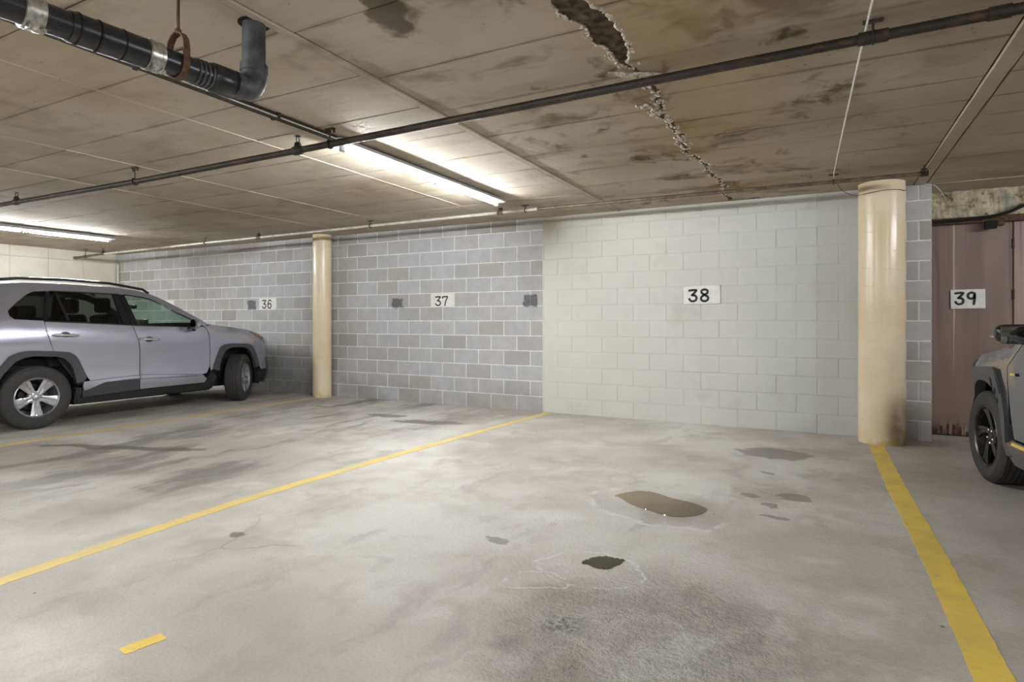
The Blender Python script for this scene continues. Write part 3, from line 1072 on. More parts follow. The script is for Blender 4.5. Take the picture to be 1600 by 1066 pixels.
# clevis hanger
ch = bpy.data.objects.new('clevis_hanger', None)
COL.objects.link(ch)
ch.parent = dp
cx, cy, cz = H(1.565)
ch.location = (cx, cy, cz)
bm = bmesh.new()
path = [(math.cos(a) * .057, 0, math.sin(a) * .057) for a in np.linspace(-PI, 0, 15)]
path = [(-.05, 0, .10), (-.057, 0, .06)] + path + [(.057, 0, .06), (.05, 0, .10)]
full = [(.0, 0, .135), (-.03, 0, .125)] + path + [(.03, 0, .125), (.0, 0, .135)]
prev = None
for i, q in enumerate(full):
    v = Vector(q)
    d = (Vector(full[min(i + 1, len(full) - 1)]) - Vector(full[max(i - 1, 0)])).normalized()
    nn = Vector((-d.z, 0, d.x)) * .003
    ring = [bm.verts.new(v + nn + Vector((0, s, 0))) for s in (-.014, .014)] + [bm.verts.new(v - nn + Vector((0, s, 0))) for s in (.014, -.014)]
    if prev:
        for k in range(4):
            bm.faces.new((prev[k], prev[(k + 1) % 4], ring[(k + 1) % 4], ring[k]))
    prev = ring
bmesh.ops.recalc_face_normals(bm, faces=bm.faces)
finish('strap', bm, M['rust'], ch, 40)
tube('cross_bolt', [(-.07, 0, .065), (.07, 0, .065)], .006, M['rust'], ch, 8)
tube('rod', [(0, 0, .125), (0, 0, CEIL - cz)], .007, M['rust'], ch, 10)
tube('rod_nut', [(0, 0, .13), (0, 0, .15)], .013, M['rust'], ch, 6)

# cords
tag(tube('hanging_cord', crom([(.22, 2.2, 2.592), (.182, 2.954, 2.578), (.13, 4.5, 2.572), (.085, 6.05, 2.575), (.08, 6.38, 2.56)], 8), .005, M['cord'], None, 6),
    'thin white cord strung under the ceiling down to the wall sprinkler pipe', 'cord')
tag(tube('loose_wire', crom([(.09, 6.42, 2.55), (.16, 6.7, 2.50), (.27, 6.90, 2.475), (.36, 6.868, 2.478), (.5, 6.833, 2.49), (.62, 6.86, 2.495), (.71, 6.95, 2.49)], 8), .003, M['bracket'], None, 6),
    'thin dark wire looped round the top of the thick right column', 'wire')
tag(tube('loose_wire', crom([(.95, 7.255, 2.585), (1.0, 7.3, 2.57), (1.08, 7.5, 2.53), (1.14, 7.66, 2.47)], 8), .004, M['cord'], None, 6),
    'short pale wire drooping from the top corner of the bare block pier', 'wire')

# ------------------------------------------------------------------ floor markings and water
def stripe(label, pts, w, seed, mat='yellow'):
    r = random.Random(seed)
    P = crom(pts, 24)
    bm = bmesh.new()
    prev = None
    n = len(P)
    for i, (a, b) in enumerate(P):
        d = Vector((P[min(i + 1, n - 1)][0] - P[max(i - 1, 0)][0], P[min(i + 1, n - 1)][1] - P[max(i - 1, 0)][1]))
        d.normalize()
        nn = Vector((-d.y, d.x)) * (w / 2)
        j1, j2 = r.uniform(-.004, .004), r.uniform(-.004, .004)
        L = (a + nn.x * (1 + j1 / w * 2), b + nn.y * (1 + j1 / w * 2))
        R = (a - nn.x * (1 + j2 / w * 2), b - nn.y * (1 + j2 / w * 2))
        ring = [bm.verts.new((L[0], L[1], .0002)), bm.verts.new((L[0], L[1], .0022)), bm.verts.new((R[0], R[1], .0022)), bm.verts.new((R[0], R[1], .0002))]
        if prev:
            for k in range(3):
                bm.faces.new((prev[k], prev[k + 1], ring[k + 1], ring[k]))
        prev = ring
    bmesh.ops.recalc_face_normals(bm, faces=bm.faces)
    o = finish('bay_line', bm, M[mat])
    return tag(o, label, 'line marking', 'yellow bay lines')


stripe('faded yellow bay line running from the slim column past the silver SUV', [(-7.14, 6.90), (-7.13, 4.8), (-7.115, 2.85), (-7.10, .2)], .10, 1, 'worn_yellow')
stripe('yellow bay line between the bare and the painted block wall', [(-3.24, 7.22), (-3.40, 5.0), (-3.49, 3.0), (-3.415, 1.36), (-3.36, .2)], .10, 2, 'worn_yellow')
stripe('broad bright yellow bay line from the thick right column to the foreground', [(.455, 6.82), (.47, 5.2), (.50, 3.9), (.51, 2.9), (.51, 1.4), (.50, .2)], .125, 3)
stripe('short worn yellow dash alone on the foreground floor', [(-2.29, 1.285), (-2.275, 1.36), (-2.262, 1.425)], .062, 4)

tw = NT('puddle_water')
tr = tw.n('BsdfTransparent', {'Color': c4((.80, .73, .58))})
gl = tw.n('BsdfGlossy', {'Roughness': .03})
fr = tw.n('Fresnel', {'IOR': 1.33})
mx = tw.n('MixShader', {0: fr.outputs[0], 1: tr.outputs[0], 2: gl.outputs[0]})
tw.t.links.new(mx.outputs[0], tw.out.inputs[0])
tw2 = NT('murky_puddle_water')
tr = tw2.n('BsdfTransparent', {'Color': c4((.44, .40, .28))})
gl = tw2.n('BsdfGlossy', {'Roughness': .03})
fr = tw2.n('Fresnel', {'IOR': 1.33})
mx = tw2.n('MixShader', {0: fr.outputs[0], 1: tr.outputs[0], 2: gl.outputs[0]})
tw2.t.links.new(mx.outputs[0], tw2.out.inputs[0])


def puddle(label, pts, mat, jit):
    P = crom(pts, 8, True)
    r = random.Random(5)
    cx_, cy_ = np.mean([p[0] for p in P]), np.mean([p[1] for p in P])
    bm = bmesh.new()
    ring = []
    for a, b in P:
        k = 1 + r.uniform(-jit, jit)
        ring.append((cx_ + (a - cx_) * k, cy_ + (b - cy_) * k))
    top = [bm.verts.new((cx_ + (a - cx_) * .985, cy_ + (b - cy_) * .985, .003)) for a, b in ring]
    low = [bm.verts.new((a, b, .0005)) for a, b in ring]
    bm.faces.new(top)
    n = len(ring)
    for i in range(n):
        bm.faces.new((top[i], low[i], low[(i + 1) % n], top[(i + 1) % n]))
    bmesh.ops.recalc_face_normals(bm, faces=bm.faces)
    tag(finish('puddle', bm, mat), label, 'puddle', 'puddles in bay 38')


puddle('large shallow brownish puddle in the middle of bay 38', [(-1.294, 4.03), (-1.20, 4.19), (-1.08, 4.23), (-.93, 4.15), (-.78, 4.10), (-.667, 4.0), (-.71, 3.84), (-.837, 3.755), (-.98, 3.80), (-1.133, 3.88), (-1.23, 3.98)], tw.m, .012)
puddle('small dark ragged puddle nearer the camera in bay 38', [(-1.078, 2.83), (-1.06, 2.90), (-1.02, 2.955), (-.96, 2.965), (-.904, 2.957), (-.91, 2.89), (-.93, 2.82), (-.985, 2.80), (-1.03, 2.815)], tw2.m, .10)

# ------------------------------------------------------------------ cars
def carpaint(name, base, metal, rough):
    t = NT(name)
    fl = t.noise(t.obj(), 900, 2)
    t.bsdf(t.mix(t.mul(fl, .15), base, tuple(min(1, v * 1.25) for v in base)), rough, metal, **{'Coat Weight': 1.0, 'Coat Roughness': .04})
    return t.m


M['silver'] = carpaint('silver_car_paint', srgb(178, 179, 194), .72, .24)
M['graphite'] = carpaint('graphite_car_paint', srgb(104, 105, 116), .65, .2)
M['cladding'] = pm('dark_grey_cladding', srgb(66, 67, 71), srgb(58, 59, 62), 200, .6, 0, .15)
M['cladding2'] = pm('matt_charcoal_cladding', srgb(84, 83, 84), srgb(74, 73, 74), 200, .55, 0, .15)
M['black_gloss'] = pm('gloss_black_trim', (.01, .01, .012), (.014, .014, .016), 20, .12)
M['black_matt'] = pm('black_underbody', (.010, .010, .010), (.018, .018, .018), 15, .8)
M['rubber'] = pm('tyre_rubber', srgb(58, 56, 55), srgb(50, 48, 47), 40, .75, 0, .2)
M['alloy'] = pm('silver_alloy', srgb(205, 205, 210), srgb(190, 190, 196), 30, .28, .85)
M['dark_alloy'] = pm('dark_alloy', srgb(78, 76, 74), srgb(62, 60, 58), 30, .30, .8)
M['chrome'] = pm('chrome', srgb(232, 232, 235), srgb(220, 220, 224), 10, .16, .75)
M['seat'] = pm('dark_seat_cloth', (.018, .018, .02), (.03, .03, .032), 120, .9)
M['screen'] = pm('dashboard_screen', srgb(40, 44, 50), srgb(34, 38, 44), 10, .2)
M['accent'] = pm('yellow_accent', srgb(226, 200, 96), srgb(214, 188, 84), 20, .45)
M['amber'] = pm('amber_reflector', srgb(190, 104, 40), srgb(160, 84, 30), 30, .25)
M['red_lens'] = pm('red_tail_lens', srgb(130, 14, 16), srgb(104, 8, 10), 30, .15)
M['lens'] = pm('headlamp_lens', srgb(150, 152, 156), srgb(90, 92, 96), 30, .12, .4)
M['glass_clear'] = glass('green_tinted_glass', (.62, .74, .68))
M['glass_dark'] = glass('privacy_glass', (.16, .17, .18))
M['mirror'] = pm('mirror_glass', (.22, .24, .25), (.2, .22, .23), 5, .03, 1.0)


class Flank:
    """half width of a car body as a function of length y and height z"""
    def __init__(s, prof, front, rear, bonnet=.6, bz=.95, by=(.7, 1.1)):
        s.p = pchip([a for a, b in prof], [b for a, b in prof])
        s.f = pchip([a for a, b in front], [b for a, b in front])
        s.r = pchip([a for a, b in rear], [b for a, b in rear])
        s.bonnet, s.bz, s.by = bonnet, bz, by

    def __call__(s, y, z):
        w = s.p(z) - s.f(y) - s.r(y)
        k = min(1, max(0, (y - s.by[0]) / (s.by[1] - s.by[0])))
        if z > s.bz:
            w -= k * (z - s.bz) * s.bonnet
        return w


def panel(name, poly, W, mat, parent, sides=(1, -1), off=0., thick=.02, step=.07, smooth=35):
    """side panel: outline (y, z) laid on the flank, edges turned in; one object for each side"""
    res = []
    bm0 = bmesh.new()
    P = []
    for q in poly:
        if not P or (abs(q[0] - P[-1][0]) + abs(q[1] - P[-1][1])) > 1e-4:
            P.append(q)
    if abs(P[0][0] - P[-1][0]) + abs(P[0][1] - P[-1][1]) < 1e-4:
        P.pop()
    ya, yb = min(a for a, b in P), max(a for a, b in P)
    za, zb = min(b for a, b in P), max(b for a, b in P)
    n = len(P)
    pts = [Vector(q) for q in P]

    def inside(y, z):
        c = False
        for i in range(n):
            (y1, z1), (y2, z2) = P[i], P[(i + 1) % n]
            if (z1 > z) != (z2 > z) and y < (y2 - y1) * (z - z1) / (z2 - z1) + y1:
                c = not c
            d = math.hypot(y2 - y1, z2 - z1)
            t_ = max(0, min(1, ((y - y1) * (y2 - y1) + (z - z1) * (z2 - z1)) / (d * d)))
            if math.hypot(y - y1 - t_ * (y2 - y1), z - z1 - t_ * (z2 - z1)) < step * .3:
                return False
        return c
    gy = ya + step * .5
    while gy < yb:
        gz = za + step * .5
        while gz < zb:
            if inside(gy, gz):
                pts.append(Vector((gy, gz)))
            gz += step
        gy += step
    cv, ce, cf = delaunay_2d_cdt(pts, [(i, (i + 1) % n) for i in range(n)], [], 0, 1e-5)[:3]
    vv = [bm0.verts.new((0, v.x, v.y)) for v in cv]
    for tri in cf:
        my, mz = sum(cv[k].x for k in tri) / 3, sum(cv[k].y for k in tri) / 3
        c = False
        for i in range(n):
            (y1, z1), (y2, z2) = P[i], P[(i + 1) % n]
            if (z1 > mz) != (z2 > mz) and my < (y2 - y1) * (mz - z1) / (z2 - z1) + y1:
                c = not c
        if c:
            bm0.faces.new([vv[k] for k in tri])
    for v in vv:
        if not v.link_faces:
            bm0.verts.remove(v)
    bm0.normal_update()
    for fc in bm0.faces:
        if fc.normal.x < 0:
            fc.normal_flip()
    be = [e for e in bm0.edges if e.is_boundary]
    ex = bmesh.ops.extrude_edge_only(bm0, edges=be)
    new = {v for v in ex['geom'] if isinstance(v, bmesh.types.BMVert)}
    for v in bm0.verts:
        v.co.x = W(v.co.y, v.co.z) + off - (thick if v in new else 0)
    for s in sides:
        bm = bm0.copy()
        if s < 0:
            for v in bm.verts:
                v.co.x = -v.co.x
            bmesh.ops.reverse_faces(bm, faces=bm.faces[:])
        res.append(finish(name, bm, mat, parent[0 if s > 0 else 1] if isinstance(parent, (list, tuple)) else parent, smooth))
    bm0.free()
    return res


def skin(name, E, C, W, mat, parent, pw=2.6, n=16, inset=0., smooth=40):
    """surface across the car between two equal flank edges E and the centre line C, both (y, z) lists"""
    bm = bmesh.new()
    rows = []
    for (ye, ze), (yc, zc) in zip(E, C):
        w = W(ye, ze) - inset
        row = []
        for j in range(-n, n + 1):
            u = j / n
            k = 1 - abs(u) ** pw
            row.append(bm.verts.new((w * u, ye + (yc - ye) * k, ze + (zc - ze) * k)))
        rows.append(row)
    for A, B in zip(rows, rows[1:]):
        for j in range(2 * n):
            bm.faces.new((A[j], A[j + 1], B[j + 1], B[j]))
    bmesh.ops.recalc_face_normals(bm, faces=bm.faces)
    ctr = Vector((0, 0, .8))
    if sum((f.calc_center_median() - ctr).dot(f.normal) * f.calc_area() for f in bm.faces) < 0:
        bmesh.ops.reverse_faces(bm, faces=bm.faces[:])
    return finish(name, bm, mat, parent, smooth)


def make_wheel(parent, x, y, r, out, spec, steer=0.):
    """wheel with its own tyre, rim, spokes, nuts; local +X is the outer face"""
    w = bpy.data.objects.new('wheel', None)
    COL.objects.link(w)
    w.parent = parent
    w.location = (x, y, r)
    w.rotation_euler = (0, 0, (0 if out > 0 else PI) + steer)
    rr, hw = spec['rim'], spec['half']
    tr_ = r
    prof = [(rr - .006, hw * .80), (rr + .004, hw * .93), (rr + (tr_ - rr) * .35, hw * 1.06), (rr + (tr_ - rr) * .62, hw * 1.07),
            (tr_ - .030, hw * 1.0), (tr_ - .013, hw * .90), (tr_ - .004, hw * .76)]
    gx = [.76, .52, .46, .17, .11, -.11, -.17, -.46, -.52, -.76]
    tread = []
    for i, g in enumerate(gx):
        top = tr_ - .004 * abs(g) ** 2
        tread.append((top, hw * g))
        if i % 2 == 1 and i < len(gx) - 1:
            tread.append((top - .008, hw * (g - .006)))
            tread.append((top - .008, hw * (gx[i + 1] + .006)))
    prof = prof[:-1] + tread + [(a, -b) for a, b in prof[:-1][::-1]]
    lathe('tyre', prof, M['rubber'], w, 'X', 56, smooth=30, close=True)
    o = hw * .80
    lathe('rim', [(rr + .004, o + .012), (rr - .004, o + .018), (rr - .014, o + .008), (rr - .020, o - .02), (rr - .04, o - .09), (rr - .045, -o),
                  (rr - .0, -o), (rr - .0, o - .01)], spec['mat'], w, 'X', 56, smooth=30, close=True)
    lathe('brake_disc', [(.03, -.012), (.145, -.012), (.145, .0), (.03, .0)], M['dark_alloy'], w, 'X', 32)
    lathe('wheel_back', [(.02, -o + .02), (rr - .05, -o + .02), (rr - .05, -o + .03), (.02, -o + .03)], M['black_matt'], w, 'X', 32)
    hub = o - spec.get('dish', .018)
    lathe('hub', [(.075, hub - .05), (.072, hub - .008), (.060, hub), (.034, hub), (.032, hub + .006), (.026, hub + .010), (.002, hub + .011)], spec['mat'], w, 'X', 28)
    for k in range(5):
        a0 = 2 * PI * k / 5 + spec.get('phase', 0)
        bm = bmesh.new()
        # spoke sections: (radius, half width, angle shift, height of crest)
        rings = []
        for (sr, swid, sa, sh, gr) in spec['spoke']:
            sec = []
            for (u, dh) in ((-1, -.022), (-1, -.004), (-.75, 0), (-.28, 0), (-.14, -gr), (.14, -gr), (.28, 0), (.75, 0), (1, -.004), (1, -.022)):
                t_ = u * swid
                ang = a0 + sa
                cy_, cz_ = math.cos(ang) * sr - math.sin(ang) * t_, math.sin(ang) * sr + math.cos(ang) * t_
                sec.append(bm.verts.new((o + sh + dh, cy_, cz_)))
            rings.append(sec)
        for A, B in zip(rings, rings[1:]):
            for q in range(10):
                bm.faces.new((A[q], A[(q + 1) % 10], B[(q + 1) % 10], B[q]))
        bm.faces.new(rings[0])
        bm.faces.new(rings[-1])
        bmesh.ops.recalc_face_normals(bm, faces=bm.faces)
        finish('spoke', bm, spec['mat'], w, 30)
        an = a0 + PI / 5
        lathe('lug_nut', [(.010, hub - .01), (.010, hub + .010), (.006, hub + .014)], M['chrome'], w, 'X', 6, (0, math.cos(an) * .052, math.sin(an) * .052))
    return w


def arch_ring(axle, zc, outer, inner):
    return outer + inner[::-1]


def rounded_box(name, x0, x1, y0, y1, z0, z1, mat, parent, bev=.03, rot=None, piv=None):
    bm = bmesh.new()
    add_box(bm, x0, x1, y0, y1, z0, z1, bev, 3)
    if rot:
        bmesh.ops.rotate(bm, verts=bm.verts, cent=piv, matrix=Matrix.Rotation(rot, 3, 'X'))
    return finish(name, bm, mat, parent, 40)


def interior(car, floor_z, seat_z, yf, yr, belt, dash_y, xw, drv):
    """seats, headrests, dashboard and steering wheel seen through the glass"""
    for sx in (-1, 1):
        s = rounded_box('front_seat', sx * .37 - .24, sx * .37 + .24, yf - .10, yf + .42, floor_z, seat_z, M['seat'], car, .05)
        rounded_box('seat_back', sx * .37 - .23, sx * .37 + .23, yf - .20, yf - .05, seat_z - .06, seat_z + .60, M['seat'], s, .05, .22, (0, yf - .1, seat_z))
        rounded_box('headrest', sx * .37 - .12, sx * .37 + .12, yf - .315, yf - .21, seat_z + .60, seat_z + .80, M['seat'], s, .04)
        for d in (-.05, .05):
            tube('headrest_post', [(sx * .37 + d, yf - .26, seat_z + .5), (sx * .37 + d, yf - .265, seat_z + .64)], .006, M['chrome'], s, 8)
    b = rounded_box('rear_bench', -xw, xw, yr - .05, yr + .45, floor_z, seat_z, M['seat'], car, .05)
    rounded_box('bench_back', -xw, xw, yr - .18, yr - .02, seat_z - .05, seat_z + .55, M['seat'], b, .05, .25, (0, yr - .1, seat_z))
    for x in (-.38, 0, .38):
        rounded_box('headrest', x - .12, x + .12, yr - .33, yr - .22, seat_z + .52, seat_z + .68, M['seat'], b, .04)
    d = rounded_box('dashboard', -xw - .03, xw + .03, dash_y - .25, dash_y + .35, floor_z + .15, belt - .04, M['seat'], car, .06)
    rounded_box('screen', -.14, .14, dash_y - .28, dash_y - .255, belt - .06, belt + .10, M['screen'], d, .008)
    bm = bmesh.new()
    add_tube(bm, [(drv * .37 + math.cos(a) * .18, dash_y - .38 - math.sin(a) * .06, belt - .06 + math.sin(a) * .17) for a in np.linspace(0, 2 * PI, 25)], .014, 8, False)
    finish('steering_wheel', bm, M['seat'], car, 40)
    rounded_box('rear_view_mirror', -.11, .11, dash_y - .42, dash_y - .40, belt + .25, belt + .31, M['black_gloss'], car, .01)


def door_handle(name, W, y0, y1, z0, z1, mat, parents):
    for s, par in zip((1, -1), parents):
        pts = []
        for t_ in np.linspace(0, 1, 9):
            y, z = y0 + (y1 - y0) * t_, z0 + (z1 - z0) * t_
            d = .008 + .034 * min(1, math.sin(PI * t_) * 2.2)
            pts.append((s * (W(y, z) + d), y, z))
        h = tube(name, pts, .015, mat, par, 10, True, 50)
    return h

# --- silver SUV ---------------------------------------------------
def build_suv():
    car = thing('sport_utility_vehicle', 'silver SUV with dark grey wheel-arch cladding parked nose to the block wall', 'car', (-8.755, 4.84, 0))
    W = Flank([(.2, .84), (.28, .875), (.35, .900), (.45, .915), (.52, .905), (.60, .898), (.72, .900), (.85, .908), (.97, .922), (1.06, .916),
               (1.15, .895), (1.24, .868), (1.4, .795), (1.56, .715), (1.66, .655), (1.75, .60)],
              [(-9, 0), (1.35, 0), (1.55, .014), (1.68, .04), (1.78, .08), (1.88, .15), (2.0, .25)],
              [(-2.4, .24), (-2.26, .14), (-2.1, .07), (-1.9, .03), (-1.6, .006), (-1.4, 0), (9, 0)])
    Ek = [(1.78, .24), (1.86, .33), (1.876, .43), (1.862, .64), (1.83, .85), (1.74, .965), (1.52, 1.07), (1.15, 1.13), (.78, 1.17), (.58, 1.285),
          (.355, 1.418), (.138, 1.533), (-.08, 1.605), (-.42, 1.648), (-.9, 1.662), (-1.37, 1.655), (-1.75, 1.61), (-2.02, 1.55), (-2.12, 1.40),
          (-2.22, 1.12), (-2.25, .95), (-2.24, .72), (-2.24, .55), (-2.18, .36), (-2.10, .26)]
    Ck = [(2.20, .22), (2.26, .32), (2.28, .43), (2.28, .64), (2.26, .85), (2.14, .97), (1.85, 1.08), (1.40, 1.15), (.98, 1.19), (.78, 1.31),
          (.55, 1.45), (.33, 1.575), (.08, 1.655), (-.35, 1.69), (-.9, 1.70), (-1.37, 1.69), (-1.8, 1.645), (-2.12, 1.585), (-2.22, 1.42),
          (-2.3, 1.12), (-2.32, .95), (-2.33, .72), (-2.34, .55), (-2.30, .36), (-2.20, .26)]
    E = lambda i, j: crom(Ek[i:j + 1], 5)
    C = lambda i, j: crom(Ck[i:j + 1], 5)
    sv, cl, bg = M['silver'], M['cladding'], M['black_gloss']
    # across the car
    fb = skin('front_bumper', E(0, 2), C(0, 2), W, cl, car)
    skin('grille', E(2, 3), C(2, 3), W, bg, fb)
    skin('nose', E(3, 5), C(3, 5), W, sv, car)
    skin('bonnet', E(5, 8), C(5, 8), W, sv, car)
    skin('windscreen', E(8, 12), C(8, 12), W, M['glass_clear'], car, inset=.01)
    skin('roof', E(12, 17), C(12, 17), W, sv, car)
    tg = skin('tailgate', E(19, 22), C(19, 22), W, sv, car)
    skin('rear_window', E(17, 19), C(17, 19), W, M['glass_dark'], tg)
    skin('rear_bumper', E(22, 24), C(22, 24), W, cl, car)
    # flanks
    rao = [(-1.86, .40), (-1.80, .56), (-1.704, .70), (-1.611, .83), (-1.52, .872), (-1.42, .884), (-1.18, .868), (-1.03, .851), (-.965, .81), (-.925, .75), (-.86, .60), (-.838, .553), (-.845, .535), (-.88, .497)]
    rai = [(-1.77, .36), (-1.74, .50), (-1.66, .64), (-1.56, .765), (-1.47, .812), (-1.382, .822), (-1.16, .806), (-1.08, .78), (-1.02, .72), (-.985, .65), (-.965, .56), (-.955, .48)]
    fao = [(.833, .522), (.85, .575), (.905, .72), (.955, .835), (1.02, .868), (1.138, .881), (1.43, .868), (1.50, .84), (1.555, .77), (1.61, .67), (1.657, .518)]
    fai = [(.93, .49), (.94, .56), (.985, .69), (1.03, .775), (1.10, .812), (1.20, .822), (1.36, .818), (1.44, .785), (1.50, .71), (1.55, .61), (1.575, .49)]
    panel('rear_quarter', [(-1.274, 1.219), (-1.547, 1.236), (-1.585, 1.27), (-1.592, 1.328), (-1.50, 1.42), (-1.383, 1.518), (-1.308, 1.556), (-1.178, 1.566)]
          + [(-1.14, 1.661)] + E(15, 22) + [(-1.80, .56)] + rao[2:7] + [(-1.196, .88), (-1.222, .95), (-1.262, 1.10)], W, sv, car)
    rd = panel('rear_door', [(-1.266, 1.214), (-.41, 1.168), (-.312, 1.163), (-.296, 1.14), (-.235, .95), (-.216, .824), (-.216, .520), (-.55, .512), (-.80, .50), (-.838, .553), (-.86, .60), (-.925, .75), (-.965, .81), (-1.03, .851), (-1.186, .870), (-1.214, .95), (-1.254, 1.10)], W, sv, car)
    fd = panel('front_door', [(-.302, 1.162), (.46, 1.136), (.68, 1.138), (.735, 1.10), (.765, 1.0), (.785, .75), (.782, .56), (.73, .475), (.66, .462), (.10, .505), (-.206, .520), (-.206, .824), (-.226, .95), (-.287, 1.14)], W, sv, car)
    panel('front_wing', [(.70, 1.142)] + E(5, 8)[::-1][1:] + E(2, 5)[::-1][1:-1] + [(1.876, .46), (1.70, .46), (1.657, .518)] + fao[::-1][1:]
          + [(.80, .50), (.792, .56), (.795, .75), (.775, 1.0), (.745, 1.10)], W, sv, car)
    panel('cant_rail', E(8, 15) + [(-1.14, 1.661), (-1.178, 1.566), (-1.139, 1.568), (-.446, 1.564), (-.318, 1.559), (-.03, 1.521), (.15, 1.446), (.30, 1.351), (.50, 1.249), (.66, 1.158), (.70, 1.142)], W, sv, car)
    panel('rear_arch_trim', arch_ring(0, 0, rao, rai), W, cl, car, off=.014, thick=.06, step=.06)
    panel('front_arch_trim', arch_ring(0, 0, fao, fai), W, cl, car, off=.014, thick=.06, step=.06)
    panel('lower_door_trim', [(-.80, .496), (-.55, .508), (-.216, .516), (-.216, .475), (-.40, .475), (-.638, .466), (-.74, .43), (-.83, .392), (-.875, .388), (-.885, .45), (-.875, .49)], W, sv, rd, off=.006)
    panel('sill_trim', [(-.83, .388), (-.74, .426), (-.638, .462), (-.40, .471), (-.216, .471), (-.216, .33), (-.875, .305), (-.89, .384)], W, cl, car, off=.010)
    panel('lower_door_trim', [(-.206, .516), (.10, .501), (.572, .462), (.66, .458), (.73, .39), (.70, .342), (-.206, .336)], W, sv, fd, off=.006)
    panel('sill_trim', [(-.206, .470), (.56, .448), (.60, .440), (-.206, .464)], W, cl, fd, off=.010)
    panel('sill', [(-.885, .30), (-.21, .326), (.70, .336), (.80, .46), (.84, .48), (.90, .40), (.86, .24), (-.95, .22), (-.95, .42), (-.89, .42)], W, M['black_matt'], car, off=-.012, thick=.12)
    panel('bumper_corner', [(1.70, .455), (1.876, .455), (1.876, .43), (1.86, .33), (1.80, .26), (1.64, .27), (1.60, .42)], W, M['black_matt'], car, off=.012, thick=.05)
    panel('rear_bumper_side', [(-2.24, .545), (-1.83, .545), (-1.86, .40), (-1.80, .30), (-2.12, .28), (-2.20, .40)], W, cl, car, off=.004, thick=.05)
    hl = panel('headlamp', [(1.50, 1.058), (1.60, 1.03), (1.735, .955), (1.80, .885), (1.79, .865), (1.72, .90), (1.60, .985)], W, M['lens'], car, off=.006)
    panel('amber_reflector', [(1.55, 1.035), (1.63, 1.0), (1.69, .963), (1.68, .95), (1.60, .99)], W, M['amber'], hl, off=.010)
    panel('tail_lamp', [(-2.02, 1.16), (-2.22, 1.10), (-2.24, 1.0), (-2.22, .93), (-2.06, 1.0), (-1.98, 1.10)], W, M['red_lens'], car, off=.006)
    # glass and pillars
    panel('window', [(.62, 1.155), (.46, 1.143), (-.215, 1.164), (-.30, 1.555), (-.03, 1.519), (.15, 1.444), (.30, 1.349), (.50, 1.248)], W, M['glass_clear'], fd, off=-.008, thick=.004)
    panel('window', [(-.41, 1.172), (-.445, 1.561), (-1.065, 1.567), (-1.0, 1.209)], W, M['glass_dark'], rd, off=-.008, thick=.004)
    panel('window', [(-1.035, 1.209), (-1.10, 1.567), (-1.139, 1.566), (-1.232, 1.220)], W, M['glass_dark'], rd, off=-.008, thick=.004)
    panel('window_bar', [(-1.0, 1.209), (-1.065, 1.567), (-1.10, 1.567), (-1.035, 1.209)], W, bg, rd, off=-.003)
    panel('door_pillar', [(-.215, 1.162), (-.30, 1.557), (-.368, 1.559), (-.309, 1.168)], W, bg, fd, off=-.002)
    panel('door_pillar', [(-.313, 1.168), (-.372, 1.559), (-.446, 1.562), (-.41, 1.172)], W, bg, rd, off=-.002)
    panel('door_pillar', [(-1.232, 1.218), (-1.139, 1.566), (-1.178, 1.566), (-1.272, 1.219)], W, bg, rd, off=-.002)
    panel('quarter_window', [(-1.274, 1.222), (-1.178, 1.563), (-1.308, 1.553), (-1.383, 1.514), (-1.50, 1.416), (-1.588, 1.328), (-1.582, 1.272), (-1.547, 1.241)], W, M['glass_dark'], car, off=-.006, thick=.004)
    for s, par in ((1, fd[0]), (-1, fd[1])):
        tube('belt_moulding', [(s * (W(y, z) + .004), y, z) for y, z in crom([(.68, 1.142), (.46, 1.139), (-.30, 1.164)], 6)], .008, bg, par, 6)
        tube('window_seal', [(s * (W(y, z) + .002), y, z) for y, z in crom([(.64, 1.158), (.50, 1.246), (.30, 1.347), (.15, 1.442), (-.03, 1.518), (-.30, 1.557)], 6)], .009, bg, par, 6)
    for s, par in ((1, rd[0]), (-1, rd[1])):
        tube('belt_moulding', [(s * (W(y, z) + .004), y, z) for y, z in crom([(-.312, 1.166), (-.8, 1.194), (-1.266, 1.217)], 6)], .008, bg, par, 6)
        tube('window_seal', [(s * (W(y, z) + .002), y, z) for y, z in crom([(-.37, 1.560), (-.8, 1.566), (-1.14, 1.567)], 6)], .009, bg, par, 6)
    door_handle('door_handle', W, .025, -.21, .972, .986, M['chrome'], fd)
    door_handle('door_handle', W, -.946, -1.196, 1.047, 1.060, M['chrome'], rd)
    for (y, z, par) in ((-.10, .978, fd), (-1.07, 1.053, rd)):
        for s, pp in zip((1, -1), par):
            bm = bmesh.new()
            bmesh.ops.create_uvsphere(bm, u_segments=16, v_segments=8, radius=1.0)
            for v in bm.verts:
                v.co = Vector((s * (W(y, z) - .004) + v.co.x * .009, y + v.co.y * .055, z + v.co.z * .038))
            finish('handle_recess', bm, M['cladding2'], pp, 60)
    for s in (1, -1):
        tube('roof_rail', [(s * (W(y, z) - .055), y, z + dz) for y, z, dz in ((.05, 1.575, .015), (-.02, 1.59, .05), (-.42, 1.648, .052), (-.9, 1.662, .055), (-1.4, 1.652, .055), (-1.72, 1.612, .05), (-1.80, 1.60, .015))], .017, bg, car, 10)
        m = bpy.data.objects.new('door_mirror', None)
        COL.objects.link(m)
        m.parent = car
        m.location = (s * .93, .47, 1.15)
        bm = bmesh.new()
        bmesh.ops.create_uvsphere(bm, u_segments=20, v_segments=12, radius=1.0)
        for v in bm.verts:
            v.co = Vector((s * .10 + v.co.x * .10 * (1 - .15 * v.co.z), v.co.y * .055 if v.co.y > 0 else v.co.y * .03, .03 + v.co.z * .075))
        finish('mirror_shell', bm, sv, m, 60)
